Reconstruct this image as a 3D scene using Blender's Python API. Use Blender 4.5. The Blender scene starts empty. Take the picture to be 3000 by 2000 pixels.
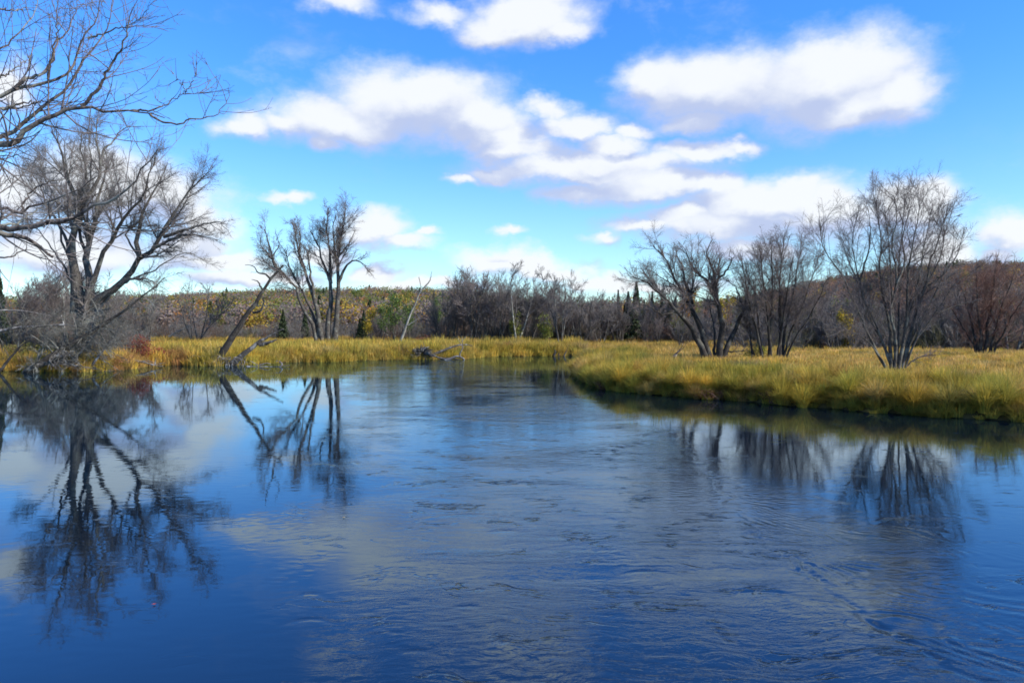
import bpy, math, numpy as np
from mathutils import Vector
S = bpy.context.scene
COL = S.collection
R = math.radians
rng = np.random.default_rng(7)
FD, HX, HY, CH = 1764.0, 1176.0, 751.0, 3.5     # traced measures: focal length, centre, horizon, eye height (m)

# ------------------------------------------------------------------ camera
cam = bpy.data.cameras.new('camera'); co = bpy.data.objects.new('camera', cam); COL.objects.link(co)
co.location = (0, 0, CH); co.rotation_euler = (R(90), 0, 0)
cam.lens = 27.0; cam.sensor_width = 36.0; cam.shift_y = -14.0/1024; cam.clip_start = 0.1; cam.clip_end = 6000
S.camera = co
# ------------------------------------------------------------------ exposure
S.view_settings.view_transform = 'Standard'; S.view_settings.look = 'None'
S.view_settings.gamma = 1.0; S.view_settings.exposure = 0.55
S.cycles.max_bounces = 5; S.cycles.diffuse_bounces = 2; S.cycles.glossy_bounces = 3
S.cycles.transmission_bounces = 2; S.cycles.transparent_max_bounces = 4
S.cycles.filter_width = 1.7
# ------------------------------------------------------------------ sun + sky
SUN_EL, SUN_AZ = 33.0, 112.0       # azimuth clockwise from +Y: from the right and a little behind
sd_ = Vector((math.sin(R(SUN_AZ))*math.cos(R(SUN_EL)), math.cos(R(SUN_AZ))*math.cos(R(SUN_EL)), math.sin(R(SUN_EL))))
sl = bpy.data.lights.new('sun', 'SUN'); so = bpy.data.objects.new('sun', sl); COL.objects.link(so)
sl.energy = 4.6; sl.angle = R(0.5); sl.color = (1.0, 0.94, 0.84)
so.rotation_euler = sd_.to_track_quat('Z', 'Y').to_euler(); so.location = (30, -20, 60)

W = bpy.data.worlds.new("World"); S.world = W; W.use_nodes = True
W.cycles.sampling_method = 'MANUAL'; W.cycles.sample_map_resolution = 256

class NT:
    """tiny helper for node trees"""
    def __init__(s, tree): s.t = tree; s.n = tree.nodes; s.l = tree.links
    def add(s, typ, **kw):
        n = s.n.new(typ)
        for k, v in kw.items():
            if k == 'ins':
                for kk, vv in v.items():
                    if hasattr(vv, 'is_linked') or isinstance(vv, bpy.types.NodeSocket): s.l.new(vv, n.inputs[kk])
                    else: n.inputs[kk].default_value = vv
            else: setattr(n, k, v)
        return n
    def m(s, op, a, b=None, c=None, clamp=False):
        n = s.n.new('ShaderNodeMath'); n.operation = op; n.use_clamp = clamp
        for i, v in enumerate((a, b, c)):
            if v is None: continue
            if isinstance(v, (int, float)): n.inputs[i].default_value = v
            else: s.l.new(v, n.inputs[i])
        return n.outputs[0]
    def v(s, op, a, b=None, c=None):
        n = s.n.new('ShaderNodeVectorMath'); n.operation = op
        for i, v in enumerate((a, b, c)):
            if v is None: continue
            if isinstance(v, (tuple, list)): n.inputs[i].default_value = v
            else: s.l.new(v, n.inputs[i])
        return n.outputs['Value'] if op in ('LENGTH', 'DOT_PRODUCT') else n.outputs[0]
    def mix(s, f, a, b, blend='MIX'):
        n = s.n.new('ShaderNodeMix'); n.data_type = 'RGBA'; n.blend_type = blend
        for k, v in ((0, f), (6, a), (7, b)):
            if isinstance(v, (int, float)): n.inputs[k].default_value = v
            elif isinstance(v, (tuple, list)): n.inputs[k].default_value = (*v[:3], 1)
            else: s.l.new(v, n.inputs[k])
        return n.outputs[2]
    def mr(s, v, a, b, c=0.0, d=1.0, smooth=True):
        n = s.n.new('ShaderNodeMapRange'); n.interpolation_type = 'SMOOTHSTEP' if smooth else 'LINEAR'
        s.l.new(v, n.inputs[0])
        for i, q in enumerate((a, b, c, d)): n.inputs[i+1].default_value = q
        return n.outputs[0]
    def noise(s, vec, scale, detail=3, rough=0.5, dist=0.0, out='Fac'):
        n = s.n.new('ShaderNodeTexNoise'); n.inputs['Scale'].default_value = scale
        n.inputs['Detail'].default_value = detail; n.inputs['Roughness'].default_value = rough
        n.inputs['Distortion'].default_value = dist
        if vec is not None: s.l.new(vec, n.inputs['Vector'])
        return n.outputs[out]

# cloud bodies as directions of the sky: traced centre and radii, softness offset
CL = [(960,240,210,100,0),(800,275,210,68,0),(1080,285,150,72,0),(655,275,105,38,.1),(740,325,60,35,.15),(1150,318,140,42,.05),
 (1640,190,225,100,0),(1900,185,235,112,-.05),(1500,185,105,60,0),(2050,215,110,78,0),(1950,245,190,62,0),(1600,270,150,40,.22),
 (1200,38,170,62,.05),(1120,60,90,36,.12),(1290,60,90,40,.12),(790,0,150,50,.52),(1000,20,120,40,.38),
 (1320,290,115,42,.05),(1590,345,130,33,.05),(1450,300,80,30,.2),
 (1350,380,290,48,.02),(1490,425,210,50,0),(1150,395,110,26,.1),(1060,410,60,18,.25),
 (1760,470,260,70,-.03),(1660,520,230,48,0),(1900,480,160,80,-.03),(2095,480,115,66,0),(2150,570,130,60,.05),(1700,575,170,32,.1),(1560,500,130,36,.08),
 (230,435,170,100,0),(370,460,140,85,0),(470,510,90,50,.1),(60,440,130,72,.05),(150,560,240,60,.05),
 (490,600,180,30,.05),(640,640,150,22,.12),(860,530,95,48,.1),(930,560,80,30,.15),(870,625,85,20,.0),(980,540,40,14,.2),
 (660,465,64,20,.30),(1165,540,56,17,.30),(1390,550,65,24,.40),
 (1140,595,110,34,0),(1235,605,80,30,.05),(1370,640,110,28,.1),(980,650,200,18,.18),
 (2340,540,110,60,.05),(2300,590,100,26,.1),(20,180,90,80,.25),
 (1500,650,240,18,.2),(1180,345,150,40,.12),(1400,335,120,35,.12),(1620,420,120,40,.05),(1330,440,120,35,.2),(1250,250,90,40,.3),(560,290,80,40,.2),(1700,330,90,30,.3),(1480,520,120,30,.2),(1830,430,120,40,.1),(560,640,150,26,.05),(430,560,120,40,.05),(760,580,90,30,.2),(1270,620,120,26,.1),
 # outside the frame, seen by the water
 (1500,-330,420,110,0),(600,-300,300,80,.1),(2300,-170,260,60,.2),(-500,200,500,120,.05),(3100,300,450,130,.05),(1100,-480,600,120,.1),(0,-250,260,90,.2)]
def dirac(px, py):
    u, v = (px-HX)/FD, (HY-py)/FD
    a = math.atan(u); return a, math.atan(v*math.cos(a))
def build_world():
    g = bpy.data.node_groups.new('cloud_field', 'ShaderNodeTree')
    g.interface.new_socket('P', in_out='INPUT', socket_type='NodeSocketVector')
    g.interface.new_socket('D', in_out='OUTPUT', socket_type='NodeSocketFloat')
    T = NT(g); gi = T.add('NodeGroupInput').outputs[0]; go = T.add('NodeGroupOutput')
    acc = None
    for (px, py, rx, ry, off) in CL:
        a, e = dirac(px, py); a1, _ = dirac(px+rx, py); _, e1 = dirac(px, py-ry)
        ra, re = abs(a1-a), abs(e1-e)
        q = T.v('MULTIPLY_ADD', gi, (1/ra, 1/re, 0), (-a/ra, -e/re, 0))
        L = T.v('LENGTH', q)
        if off: L = T.m('ADD', L, off)
        acc = L if acc is None else T.m('SMOOTH_MIN', acc, L, 0.12)
    T.l.new(acc, go.inputs[0])
    T = NT(W.node_tree)
    for n in list(T.n): T.n.remove(n)
    tc = T.add('ShaderNodeTexCoord').outputs['Generated']
    sp = T.add('ShaderNodeSeparateXYZ', ins={0: tc})
    x, y, z = sp.outputs
    az = T.m('ARCTAN2', x, y); el = T.m('ARCSINE', z)
    cb = T.add('ShaderNodeCombineXYZ', ins={0: az, 1: el}); p = cb.outputs[0]
    pe = T.v('MULTIPLY', p, (1, 1.5, 1))
    n1 = T.noise(pe, 5.5, 3, 0.55, out='Color'); n2 = T.noise(pe, 22, 4, 0.6, out='Color')
    d1 = T.v('MULTIPLY_ADD', n1, (.09, .06, 0), (-.045, -.03, 0))
    d2 = T.v('MULTIPLY_ADD', n2, (.040, .030, 0), (-.020, -.015, 0))
    pd = T.v('ADD', T.v('ADD', p, d1), d2)
    def field(q):
        n = T.n.new('ShaderNodeGroup'); n.node_tree = g; T.l.new(q, n.inputs[0]); return n.outputs[0]
    f0 = field(pd); f1 = field(T.v('ADD', pd, (0.014, 0.028, 0)))
    fine = T.noise(pe, 13, 7, 0.66)
    den = T.m('ADD', T.m('SUBTRACT', 1.17, f0), T.m('MULTIPLY', T.m('SUBTRACT', fine, .5), .85))
    alpha = T.mr(den, -0.20, 0.66)
    # thin shreds of cloud between the bodies
    wis = T.m('MULTIPLY', T.mr(T.noise(T.v('ADD', T.v('MULTIPLY', p, (1, 1.8, 1)), d1), 6.0, 6, .62), .50, .78), .55)
    wis = T.m('MULTIPLY', wis, T.mr(T.noise(p, 2.6, 2, .5), .42, .62))
    alpha = T.m('MAXIMUM', alpha, wis)
    # generic clouds behind the viewer and overhead so the rest of the sky is not empty
    back = T.mr(T.noise(tc, 2.3, 5, .55), .56, .72, 0, .8)
    back = T.m('MULTIPLY', back, T.m('MAXIMUM', T.mr(y, .45, .0), T.mr(z, .62, .8)))
    alpha = T.m('MAXIMUM', alpha, back)
    # sunlit tops and shaded bases painted into the cloud colour by field offset
    sh = T.m('ADD', T.m('MULTIPLY', T.m('SUBTRACT', f1, f0), 2.0), T.m('MULTIPLY', T.m('SUBTRACT', T.noise(pe, 8.5, 6, .62), .5), 2.1))
    lit = T.mr(sh, -.75, 1.05)
    cc = T.mix(lit, (.52, .60, .84), (.93, .96, 1.0))
    thin = T.mr(den, .05, .6)
    alpha = T.m('MULTIPLY', alpha, T.mr(thin, 0, 1, .80, .97))
    sky = T.add('ShaderNodeTexSky', sky_type='NISHITA', sun_disc=False, sun_elevation=R(SUN_EL), sun_rotation=R(SUN_AZ),
                altitude=300, air_density=1.0, dust_density=0.3, ozone_density=1.6)
    # colour balance of the camera: a vivid blue that turns cyan low down
    tint = T.mix(T.mr(z, 0.0, 0.36), SKY_LOW, SKY_HIGH)
    sc = T.mix(1.0, sky.outputs[0], tint, 'MULTIPLY')
    cl = T.mix(1.0, cc, (CLOUD_GAIN,)*3, 'MULTIPLY')
    out = T.mix(alpha, sc, cl)
    bg = T.add('ShaderNodeBackground', ins={0: out, 1: 0.1})
    T.add('ShaderNodeOutputWorld', ins={0: bg.outputs[0]})
SKY_LOW, SKY_HIGH, CLOUD_GAIN = (1.0, 1.30, 1.50), (.44, 1.10, 1.95), 7.0
build_world()

# ------------------------------------------------------------------ helpers
def P(px, py, D): return np.array(((px-HX)/FD*D, D, CH+(HY-py)/FD*D))
def tag(o, label=None, cat=None, group=None, kind=None):
    for k, v in (('label', label), ('category', cat), ('group', group), ('kind', kind)):
        if v: o[k] = v
    return o
def empty(name, loc, label, cat, group=None):
    o = bpy.data.objects.new(name, None); COL.objects.link(o); o.location = loc; o.empty_display_size = .5
    return tag(o, label, cat, group)
def copy_tree(o, parent=None):
    c = o.copy(); COL.objects.link(c); c.parent = parent
    for ch in list(o.children): copy_tree(ch, c)
    return c
def link(name, me, m, parent=None):
    o = bpy.data.objects.new(name, me); COL.objects.link(o); me.materials.append(m)
    if parent is not None: o.parent = parent
    return o
def mesh(name, parts, m, parent=None, org=None, smooth=True):
    """parts: list of (V, quads[, colours]) joined into one mesh object"""
    Vs, Fs, Cs, n = [], [], [], 0
    for p in parts:
        v, f = p[0], p[1]
        Vs.append(v); Fs.append(f+n); n += len(v)
        if len(p) > 2: Cs.append(p[2])
    V = np.concatenate(Vs).astype(np.float32); F = np.concatenate(Fs).astype(np.int32)
    if org is not None: V = V - np.asarray(org, np.float32)
    me = bpy.data.meshes.new(name)
    me.vertices.add(len(V)); me.vertices.foreach_set('co', V.ravel())
    me.loops.add(F.size); me.loops.foreach_set('vertex_index', F.ravel())
    me.polygons.add(len(F)); me.polygons.foreach_set('loop_start', np.arange(0, F.size, 4, dtype=np.int32))
    me.polygons.foreach_set('loop_total', np.full(len(F), 4, np.int32))
    if smooth: me.polygons.foreach_set('use_smooth', np.ones(len(F), bool))
    if Cs:
        C = np.concatenate(Cs).astype(np.float32)
        if C.shape[1] == 3: C = np.concatenate([C, np.ones((len(C), 1), np.float32)], 1)
        at = me.color_attributes.new('Col', 'FLOAT_COLOR', 'POINT'); at.data.foreach_set('color', C.ravel())
    me.update(calc_edges=True)
    return link(name, me, m, parent)
def nrm(a): return a/np.maximum(np.linalg.norm(a, axis=-1, keepdims=True), 1e-9)
def tubes(br, S_):
    Pp, Rr = br; N, K, _ = Pp.shape
    t = np.empty_like(Pp); t[:, 1:-1] = Pp[:, 2:]-Pp[:, :-2]; t[:, 0] = Pp[:, 1]-Pp[:, 0]; t[:, -1] = Pp[:, -1]-Pp[:, -2]
    t = nrm(t); ax = nrm(Pp[:, -1]-Pp[:, 0]); ref = np.where(np.abs(ax[:, 2:3]) > .8, np.array([[1., 0, 0]]), np.array([[0, 0, 1.]]))[:, None, :]
    a = nrm(np.cross(t, ref)); b = np.cross(t, a)
    ph = np.arange(S_)*2*math.pi/S_
    V = Pp[:, :, None, :] + Rr[:, :, None, None]*(a[:, :, None, :]*np.cos(ph)[:, None]+b[:, :, None, :]*np.sin(ph)[:, None])
    n = np.arange(N)[:, None, None]*K*S_; k = np.arange(K-1)[None, :, None]*S_; s = np.arange(S_)[None, None, :]; s2 = (s+1) % S_
    F = np.stack([n+k+s, n+k+s2, n+k+S_+s2, n+k+S_+s], -1).reshape(-1, 4)
    return V.reshape(-1, 3), F
def smooth_line(pts, K):
    pts = np.asarray(pts, float)
    if len(pts) < 3:
        return pts[0]+(pts[-1]-pts[0])*np.linspace(0, 1, K)[:, None]
    seg = np.linalg.norm(np.diff(pts, axis=0), axis=1); u = np.r_[0, np.cumsum(seg)]; u /= u[-1]
    e = np.vstack([2*pts[0]-pts[1], pts, 2*pts[-1]-pts[-2]]); out = []
    for q in np.linspace(0, 1, K):
        i = min(np.searchsorted(u, q, side='right')-1, len(pts)-2); w = (q-u[i])/max(u[i+1]-u[i], 1e-9)
        p0, p1, p2, p3 = e[i], e[i+1], e[i+2], e[i+3]
        out.append(.5*((2*p1)+(-p0+p2)*w+(2*p0-5*p1+4*p2-p3)*w*w+(-p0+3*p1-3*p2+p3)*w**3))
    return np.array(out)
def kids(par, per_m, t0, t1, ang, angv, lf, lmin, lmax, rr, rmin, K=4, wig=.15, up=.05, tl=.5, flat=None):
    """grow children from the branches of par (all at once)"""
    Pp, Rr = par; N, M, _ = Pp.shape
    L0 = np.linalg.norm(np.diff(Pp, axis=1), axis=2).sum(1)
    cnt = rng.poisson(np.maximum(per_m*L0*(t1-t0), .6)); idx = np.repeat(np.arange(N), cnt)
    if len(idx) == 0: idx = np.array([0])
    n = len(idx); t = rng.uniform(t0, t1, n); f = t*(M-1); i = np.minimum(f.astype(int), M-2); w = (f-i)[:, None]
    pos = Pp[idx, i]*(1-w)+Pp[idx, i+1]*w; tan = nrm(Pp[idx, i+1]-Pp[idx, i]); rad = Rr[idx, i]*(1-w[:, 0])+Rr[idx, i+1]*w[:, 0]
    q = rng.normal(size=(n, 3))
    if flat is not None: q *= np.asarray(flat)
    perp = nrm(q-tan*(q*tan).sum(1, keepdims=True)); a = np.radians(ang+angv*rng.normal(size=n))[:, None]
    d = nrm(np.cos(a)*tan+np.sin(a)*perp)
    L = np.clip(lf*L0[idx]*(1.15-tl*t), lmin, lmax)*rng.uniform(.55, 1.25, n)
    r0 = np.clip(rad*rr*rng.uniform(.65, 1.1, n), rmin, None); r0 = np.minimum(r0, np.maximum(rad*.95, rmin))
    O = np.empty((n, K, 3)); O[:, 0] = pos
    for k in range(1, K):
        d = d+rng.normal(size=(n, 3))*wig; d[:, 2] += up; d = nrm(d); pos = pos+d*(L/(K-1))[:, None]; O[:, k] = pos
    Rd = np.maximum(r0[:, None]*np.linspace(1, .35, K)[None, :], rmin*.6)
    return O, Rd
def cat_br(*b):
    K = max(x[0].shape[1] for x in b); return b

# ------------------------------------------------------------------ materials
def mat(name): 
    m = bpy.data.materials.new(name); m.use_nodes = True; T = NT(m.node_tree)
    bs = T.n['Principled BSDF']; return m, T, bs
def bark_mat(name, c0, c1, c2, scale=4.0, moss=None, bump=.6):
    m, T, bs = mat(name); tc = T.add('ShaderNodeTexCoord').outputs['Object']
    st = T.v('MULTIPLY', tc, (1, 1, .35)); n1 = T.noise(st, scale*4, 5, .65); n2 = T.noise(tc, scale*.4, 3, .5)
    c = T.mix(T.mr(n1, .35, .68), c0, c1); c = T.mix(T.mr(n2, .5, .68), c, c2)
    T.l.new(c, bs.inputs['Base Color']); bs.inputs['Roughness'].default_value = .9; bs.inputs['Specular IOR Level'].default_value = .15
    b = T.add('ShaderNodeBump', ins={'Strength': bump, 'Distance': .03, 'Height': n1}); T.l.new(b.outputs[0], bs.inputs['Normal'])
    return m
M = {}
M['bark'] = bark_mat('bark_grey', (.035, .03, .026), (.125, .112, .095), (.17, .17, .14))
M['bark_dark'] = bark_mat('bark_dark', (.022, .018, .016), (.065, .056, .047), (.095, .09, .075))
M['bark_near'] = bark_mat('bark_near', (.05, .038, .034), (.20, .165, .14), (.26, .26, .22), 3.5)
M['bark_pale'] = bark_mat('bark_pale', (.13, .125, .105), (.28, .27, .235), (.38, .37, .32))
M['dead'] = bark_mat('dead_wood', (.06, .05, .045), (.22, .20, .185), (.38, .36, .33), 6)
M['heap'] = bark_mat('weathered_wood', (.03, .026, .022), (.11, .098, .085), (.26, .245, .22), 6)
M['rot'] = bark_mat('rotten_wood', (.05, .035, .025), (.16, .10, .06), (.45, .42, .38), 8)
M['twig'] = bark_mat('twig', (.12, .105, .095), (.19, .165, .15), (.20, .185, .165), 1, bump=0)
M['twig_grey'] = bark_mat('twig_grey', (.085, .08, .065), (.17, .165, .145), (.25, .25, .22), 1, bump=0)
M['twig_red'] = bark_mat('twig_red', (.15, .085, .065), (.24, .13, .095), (.18, .15, .13), 1, bump=0)
M['twig_purple'] = bark_mat('twig_purple', (.12, .10, .092), (.19, .155, .143), (.16, .15, .14), 1, bump=0)
def col_mat(name, rough=.8, trans=.0, nz=None, spec=.2):
    m, T, bs = mat(name); a = T.add('ShaderNodeAttribute', attribute_name='Col').outputs['Color']
    if nz:
        tc = T.add('ShaderNodeTexCoord').outputs['Object']; n = T.noise(tc, nz, 4, .6)
        a = T.mix(T.mr(n, .3, .7), T.mix(1, a, (.68, .68, .62), 'MULTIPLY'), T.mix(1, a, (1.2, 1.14, 1.05), 'MULTIPLY'))
    T.l.new(a, bs.inputs['Base Color']); bs.inputs['Roughness'].default_value = rough; bs.inputs['Specular IOR Level'].default_value = spec
    if trans:
        tr = T.add('ShaderNodeBsdfTranslucent', ins={0: a}); mx = T.add('ShaderNodeMixShader', ins={0: trans, 1: bs.outputs[0], 2: tr.outputs[0]})
        T.l.new(mx.outputs[0], T.n['Material Output'].inputs[0])
    return m
M['grass'] = col_mat('grass', .75, .35)
M['leaf'] = col_mat('foliage', .7, .25)
M['wood_far'] = col_mat('far_foliage', .9, .4)
M['needle'] = col_mat('needles', .8, .1)

# ------------------------------------------------------------------ river outline (metres), ground height
def wp(px, py): D = CH*FD/(py-HY); return ((px-HX)/FD*D, D)
LEFT = [(-7, -14), (-8, 3), (-12.5, 14), (-22, 28), (-34, 44), (-42.5, 56)] + [wp(*q) for q in
  [(0,850),(100,852),(200,853),(270,850),(330,840),(400,838),(480,840),(560,837),(650,831),(760,830),(860,826),(940,825),(1000,824),(1060,823),(1130,818),(1220,816.5),(1330,817)]] + [(24, 97), (60, 92), (60, 86), (24, 88), (13, 84), (7.6, 76)]
RIGHT = [wp(*q) for q in [(1324,850),(1330,862),(1345,875),(1385,890),(1430,899),(1500,906),(1560,909),(1600,914),(1700,919),(1800,931),(1900,936),(2000,947),(2100,950),(2150,957),(2250,962),(2352,968)]] + [(22, 27.5), (25, 22), (22, 12), (18, 0), (15, -14)]
RIV = np.array(LEFT+RIGHT)
def sdist(x, y):
    x = np.asarray(x, float); y = np.asarray(y, float); best = np.full(x.shape, 1e9); ins = np.zeros(x.shape, bool)
    n = len(RIV)
    for i in range(n):
        ax, ay = RIV[i]; bx, by = RIV[(i+1) % n]; dx, dy = bx-ax, by-ay
        t = np.clip(((x-ax)*dx+(y-ay)*dy)/(dx*dx+dy*dy+1e-12), 0, 1)
        best = np.minimum(best, (x-ax-t*dx)**2+(y-ay-t*dy)**2)
        c = (ay > y) != (by > y); xi = ax+(y-ay)/(by-ay+1e-12)*dx; ins ^= c & (x < xi)
    return np.where(ins, -1, 1)*np.sqrt(best)
def wob(x, y, s=1.0, k=0):
    x = x/s+k*3.7; y = y/s-k*2.3
    return (np.sin(x+1.3*np.sin(y*.7+k))+np.sin(y*1.1+1.7*np.sin(x*.6+2*k))+.5*np.sin(2.3*x+1.9*y))/2.5
def sst(a, b, x): t = np.clip((x-a)/(b-a), 0, 1); return t*t*(3-2*t)
def gz(x, y):
    x = np.asarray(x, float); y = np.asarray(y, float); d = sdist(x, y)
    return -1.0+1.35*sst(-.9, .5, d)+.35*sst(.5, 6, d)+.12*wob(x, y, 5)*sst(2, 8, d)+.006*np.clip(y-90, 0, 200)*sst(0, 5, d)
def gz1(x, y): return float(gz(np.array([x]), np.array([y]))[0])

def grid(xs, ys, zf):
    X, Y = np.meshgrid(xs, ys); Z = zf(X, Y); n, m = X.shape
    i = np.arange((n-1)*(m-1)); r = i//(m-1); c = i % (m-1); a = r*m+c
    return np.stack([X, Y, Z], -1).reshape(-1, 3), np.stack([a, a+1, a+m+1, a+m], -1)
def axis_(lo, hi, step, far, g=1.12):
    c = list(np.arange(lo, hi+1e-6, step)); s = step
    while c[-1] < far: s *= g; c.append(c[-1]+s)
    s = step
    while c[0] > -far: s *= g; c.insert(0, c[0]-s)
    return np.array(c)
# ground sheet: earth of the meadow and the river bed
m, T, bs = mat('meadow_ground'); tc = T.add('ShaderNodeTexCoord').outputs['Object']
c = T.mix(T.mr(T.noise(tc, .25, 5, .6), .35, .65), (.10, .075, .03), (.19, .14, .055)); c = T.mix(T.mr(T.noise(tc, 3, 4, .6), .4, .7), c, (.07, .05, .028))
T.l.new(c, bs.inputs['Base Color']); bs.inputs['Roughness'].default_value = 1; bs.inputs['Specular IOR Level'].default_value = .05; M['ground'] = m
gv, gf = grid(axis_(-60, 64, .8, 2500), axis_(-16, 118, .8, 2600), gz)
tag(mesh('ground', [(gv, gf)], M['ground']), 'brown damp earth of the meadow and the river bed', kind='structure')

# ------------------------------------------------------------------ water: real ripples close by, fine bump everywhere
def ripples():
    st = .042; xs = np.arange(-13, 16, st); ys = np.arange(4.5, 28, st); X, Y = np.meshgrid(xs, ys); n, m_ = X.shape
    kx = np.fft.fftfreq(m_, st)[None, :]; ky = np.fft.fftfreq(n, st)[:, None]
    def fld(lx, ly, rot=0, sharp=2.0):
        c, s = math.cos(rot), math.sin(rot); a = (kx*c+ky*s)*lx; b = (-kx*s+ky*c)*ly; r = np.sqrt(a*a+b*b)
        sp = r**1.2*np.exp(-(r**sharp)*.9); f = np.fft.ifft2(np.fft.fft2(rng.normal(size=(n, m_)))*sp).real; return f/f.std()
    def low(l): 
        r = np.sqrt(kx*kx+ky*ky)*l; f = np.fft.ifft2(np.fft.fft2(rng.normal(size=(n, m_)))*np.exp(-r*r*1.5)).real; return f/f.std()
    # turbulent zone: middle and lower right of the river, broken by calm lanes
    u = X/Y
    zone = sst(-.30, -.10, u+.10*low(5))*(1-.5*sst(.42, .58, u-.12*low(6)))*sst(27, 17, Y)
    patch = sst(-.5, .9, low(2.2))
    zone = zone*(.3+.7*patch)*(1-.88*sst(-.7, 1.2, X-(6.8-(Y-9.5)*.15)+.5*low(2.5))*sst(8, 9.5, Y))
    wx = X+.22*low(1.2); h = .00035*fld(.30, .12, .2)+.00030*fld(.22, .09, -.35)+.00016*fld(.11, .06, .05)
    H = zone*h + .00012*fld(.6, .3, .1)
    # curling boils: short sharp creases
    cr = low(.5); cr = np.exp(-(cr/.13)**2); H -= .0022*zone*patch*cr*sst(.75, 1.3, low(.9))
    def bump(px, py, rx, ry, d, rot=0.0):
        D = CH*FD/(py-HY); cx = (px-HX)/FD*D; c, s = math.cos(rot), math.sin(rot); a = (X-cx)*c+(Y-D)*s; b = -(X-cx)*s+(Y-D)*c
        return d*.38*np.exp(-((a/(rx*1.5))**2+((b+.25*a*a/rx)/(ry*.55))**2))
    for (px, py, rx, ry, d) in [(1160,1217,.16,.16,-.03),(1262,1231,.14,.12,-.02),(1485,1310,.22,.10,-.03),(1075,1390,.12,.09,-.02),(955,1492,.10,.07,-.018),
        (1315,1252,.3,.1,-.015),(2050,1190,.2,.1,-.015),(1605,1245,.2,.1,-.018),(1664,1302,.1,.1,-.015),(1745,1357,.28,.12,-.025),(715,1362,.1,.09,-.014),(720,1420,.16,.09,-.016),
        (2268,1300,.1,.08,-.01),(1560,960,.5,.25,-.03),(1190,1105,.5,.2,-.03),(1080,1180,.5,.12,-.02),(1300,990,.5,.2,-.02)]:
        H += bump(px, py, rx, ry, d*.8)
    # current line running towards the viewer, wavelets fanning off its right side
    cl = np.interp(Y, [4.5, 7.6, 10, 13, 17, 23, 30], [4.7, 4.55, 4.15, 4.1, 4.6, 5.2, 5.6]); d = X-cl
    env = np.exp(-np.clip(d, 0, 99)/1.6)*sst(-.12, .1, d)*sst(17, 11, Y); ph = (Y*1.0+d*1.5+.55*low(1.4))
    H += env*.0105*np.sin(2*math.pi*ph/.36)*sst(-.9, 1.0, low(.7))*(.4+.6*sst(-.5, .5, low(1.5)))
    H += -.0095*np.exp(-((d+.12*low(.5))/.07)**2)*sst(24, 12, Y)*(.5+.5*sst(-1, .4, low(.9)))
    far = sst(3.2, 5.2, X)*sst(11.5, 8.5, Y); H += far*.0035*sst(-.8, .8, low(.9))*np.sin(2*math.pi*(Y+.25*X+.25*low(1.5))/.42)
    # short curved creases at the bottom middle
    for (cx, cy, rad, w, a0) in [(.35, 6.3, 1.9, .22, .2), (-.7, 6.9, 1.2, .18, -.3), (1.3, 8.6, .8, .14, .3)]:
        r = np.hypot(X-cx+.25*low(.8), Y-cy+.2*low(.7)); th = np.arctan2(Y-cy, X-cx)-math.pi/2-a0
        H += .0022*np.sin(2*math.pi*(r+.05*low(.6))/.24)*np.exp(-((r-rad)/w)**2)*np.exp(-(th/.6)**2)*sst(-.6, .6, low(.6))
    edge = sst(0, 2, X+13)*sst(0, 2, 16-X)*sst(0, 1, Y-4.5)*sst(0, 8, 28-Y); H *= edge
    H += .0022*zone*sst(-.2, 1.0, low(1.1))*fld(.42, .16, -.25)*.35
    H[:, 0] = H[:, -1] = 0; H[0] = H[-1] = 0
    i = np.arange((n-1)*(m_-1)); r = i//(m_-1); c = i % (m_-1); a = r*m_+c
    V = np.stack([X, Y, H], -1).reshape(-1, 3); F = np.stack([a, a+1, a+m_+1, a+m_], -1)
    x0, x1, y0, y1 = xs[0], xs[-1], ys[0], ys[-1]; B = 140
    o = [(-B, -20), (x0, -20), (x1, -20), (B, -20), (-B, y0), (x0, y0), (x1, y0), (B, y0), (-B, y1), (x0, y1), (x1, y1), (B, y1), (-B, 120), (x0, 120), (x1, 120), (B, 120)]
    V2 = np.array([(a_, b_, 0) for a_, b_ in o]); F2 = np.array([[r_*4+c_, r_*4+c_+1, r_*4+c_+5, r_*4+c_+4] for r_ in range(3) for c_ in range(3) if (r_, c_) != (1, 1)])
    return [(V, F), (V2, F2)]
m, T, bs = mat('river_water'); tc = T.add('ShaderNodeTexCoord').outputs['Object']
bs.inputs['Base Color'].default_value = (.003, .007, .014, 1); bs.inputs['Roughness'].default_value = .025; bs.inputs['IOR'].default_value = 1.52; bs.inputs['Specular Tint'].default_value = (.56, .80, 1.0, 1)
sx = T.add('ShaderNodeSeparateXYZ', ins={0: tc}).outputs
wrp = T.v('MULTIPLY_ADD', T.noise(tc, .45, 3, .55, out='Color'), (1.1, 1.1, 0), (-.55, -.55, 0)); wc = T.v('ADD', tc, wrp)
stv = T.v('MULTIPLY', wc, (.30, 1, 1)); n1 = T.noise(stv, 5.5, 4, .6, .6); n2 = T.noise(T.v('MULTIPLY', wc, (.5, 1, 1)), 17, 3, .6); n3 = T.noise(T.v('MULTIPLY', tc, (.5, 1, 1)), .8, 2, .5, .6)
mk = T.mr(T.noise(T.v('MULTIPLY', tc, (.5, 1, 1)), .22, 4, .6, .8), .44, .60)
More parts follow.
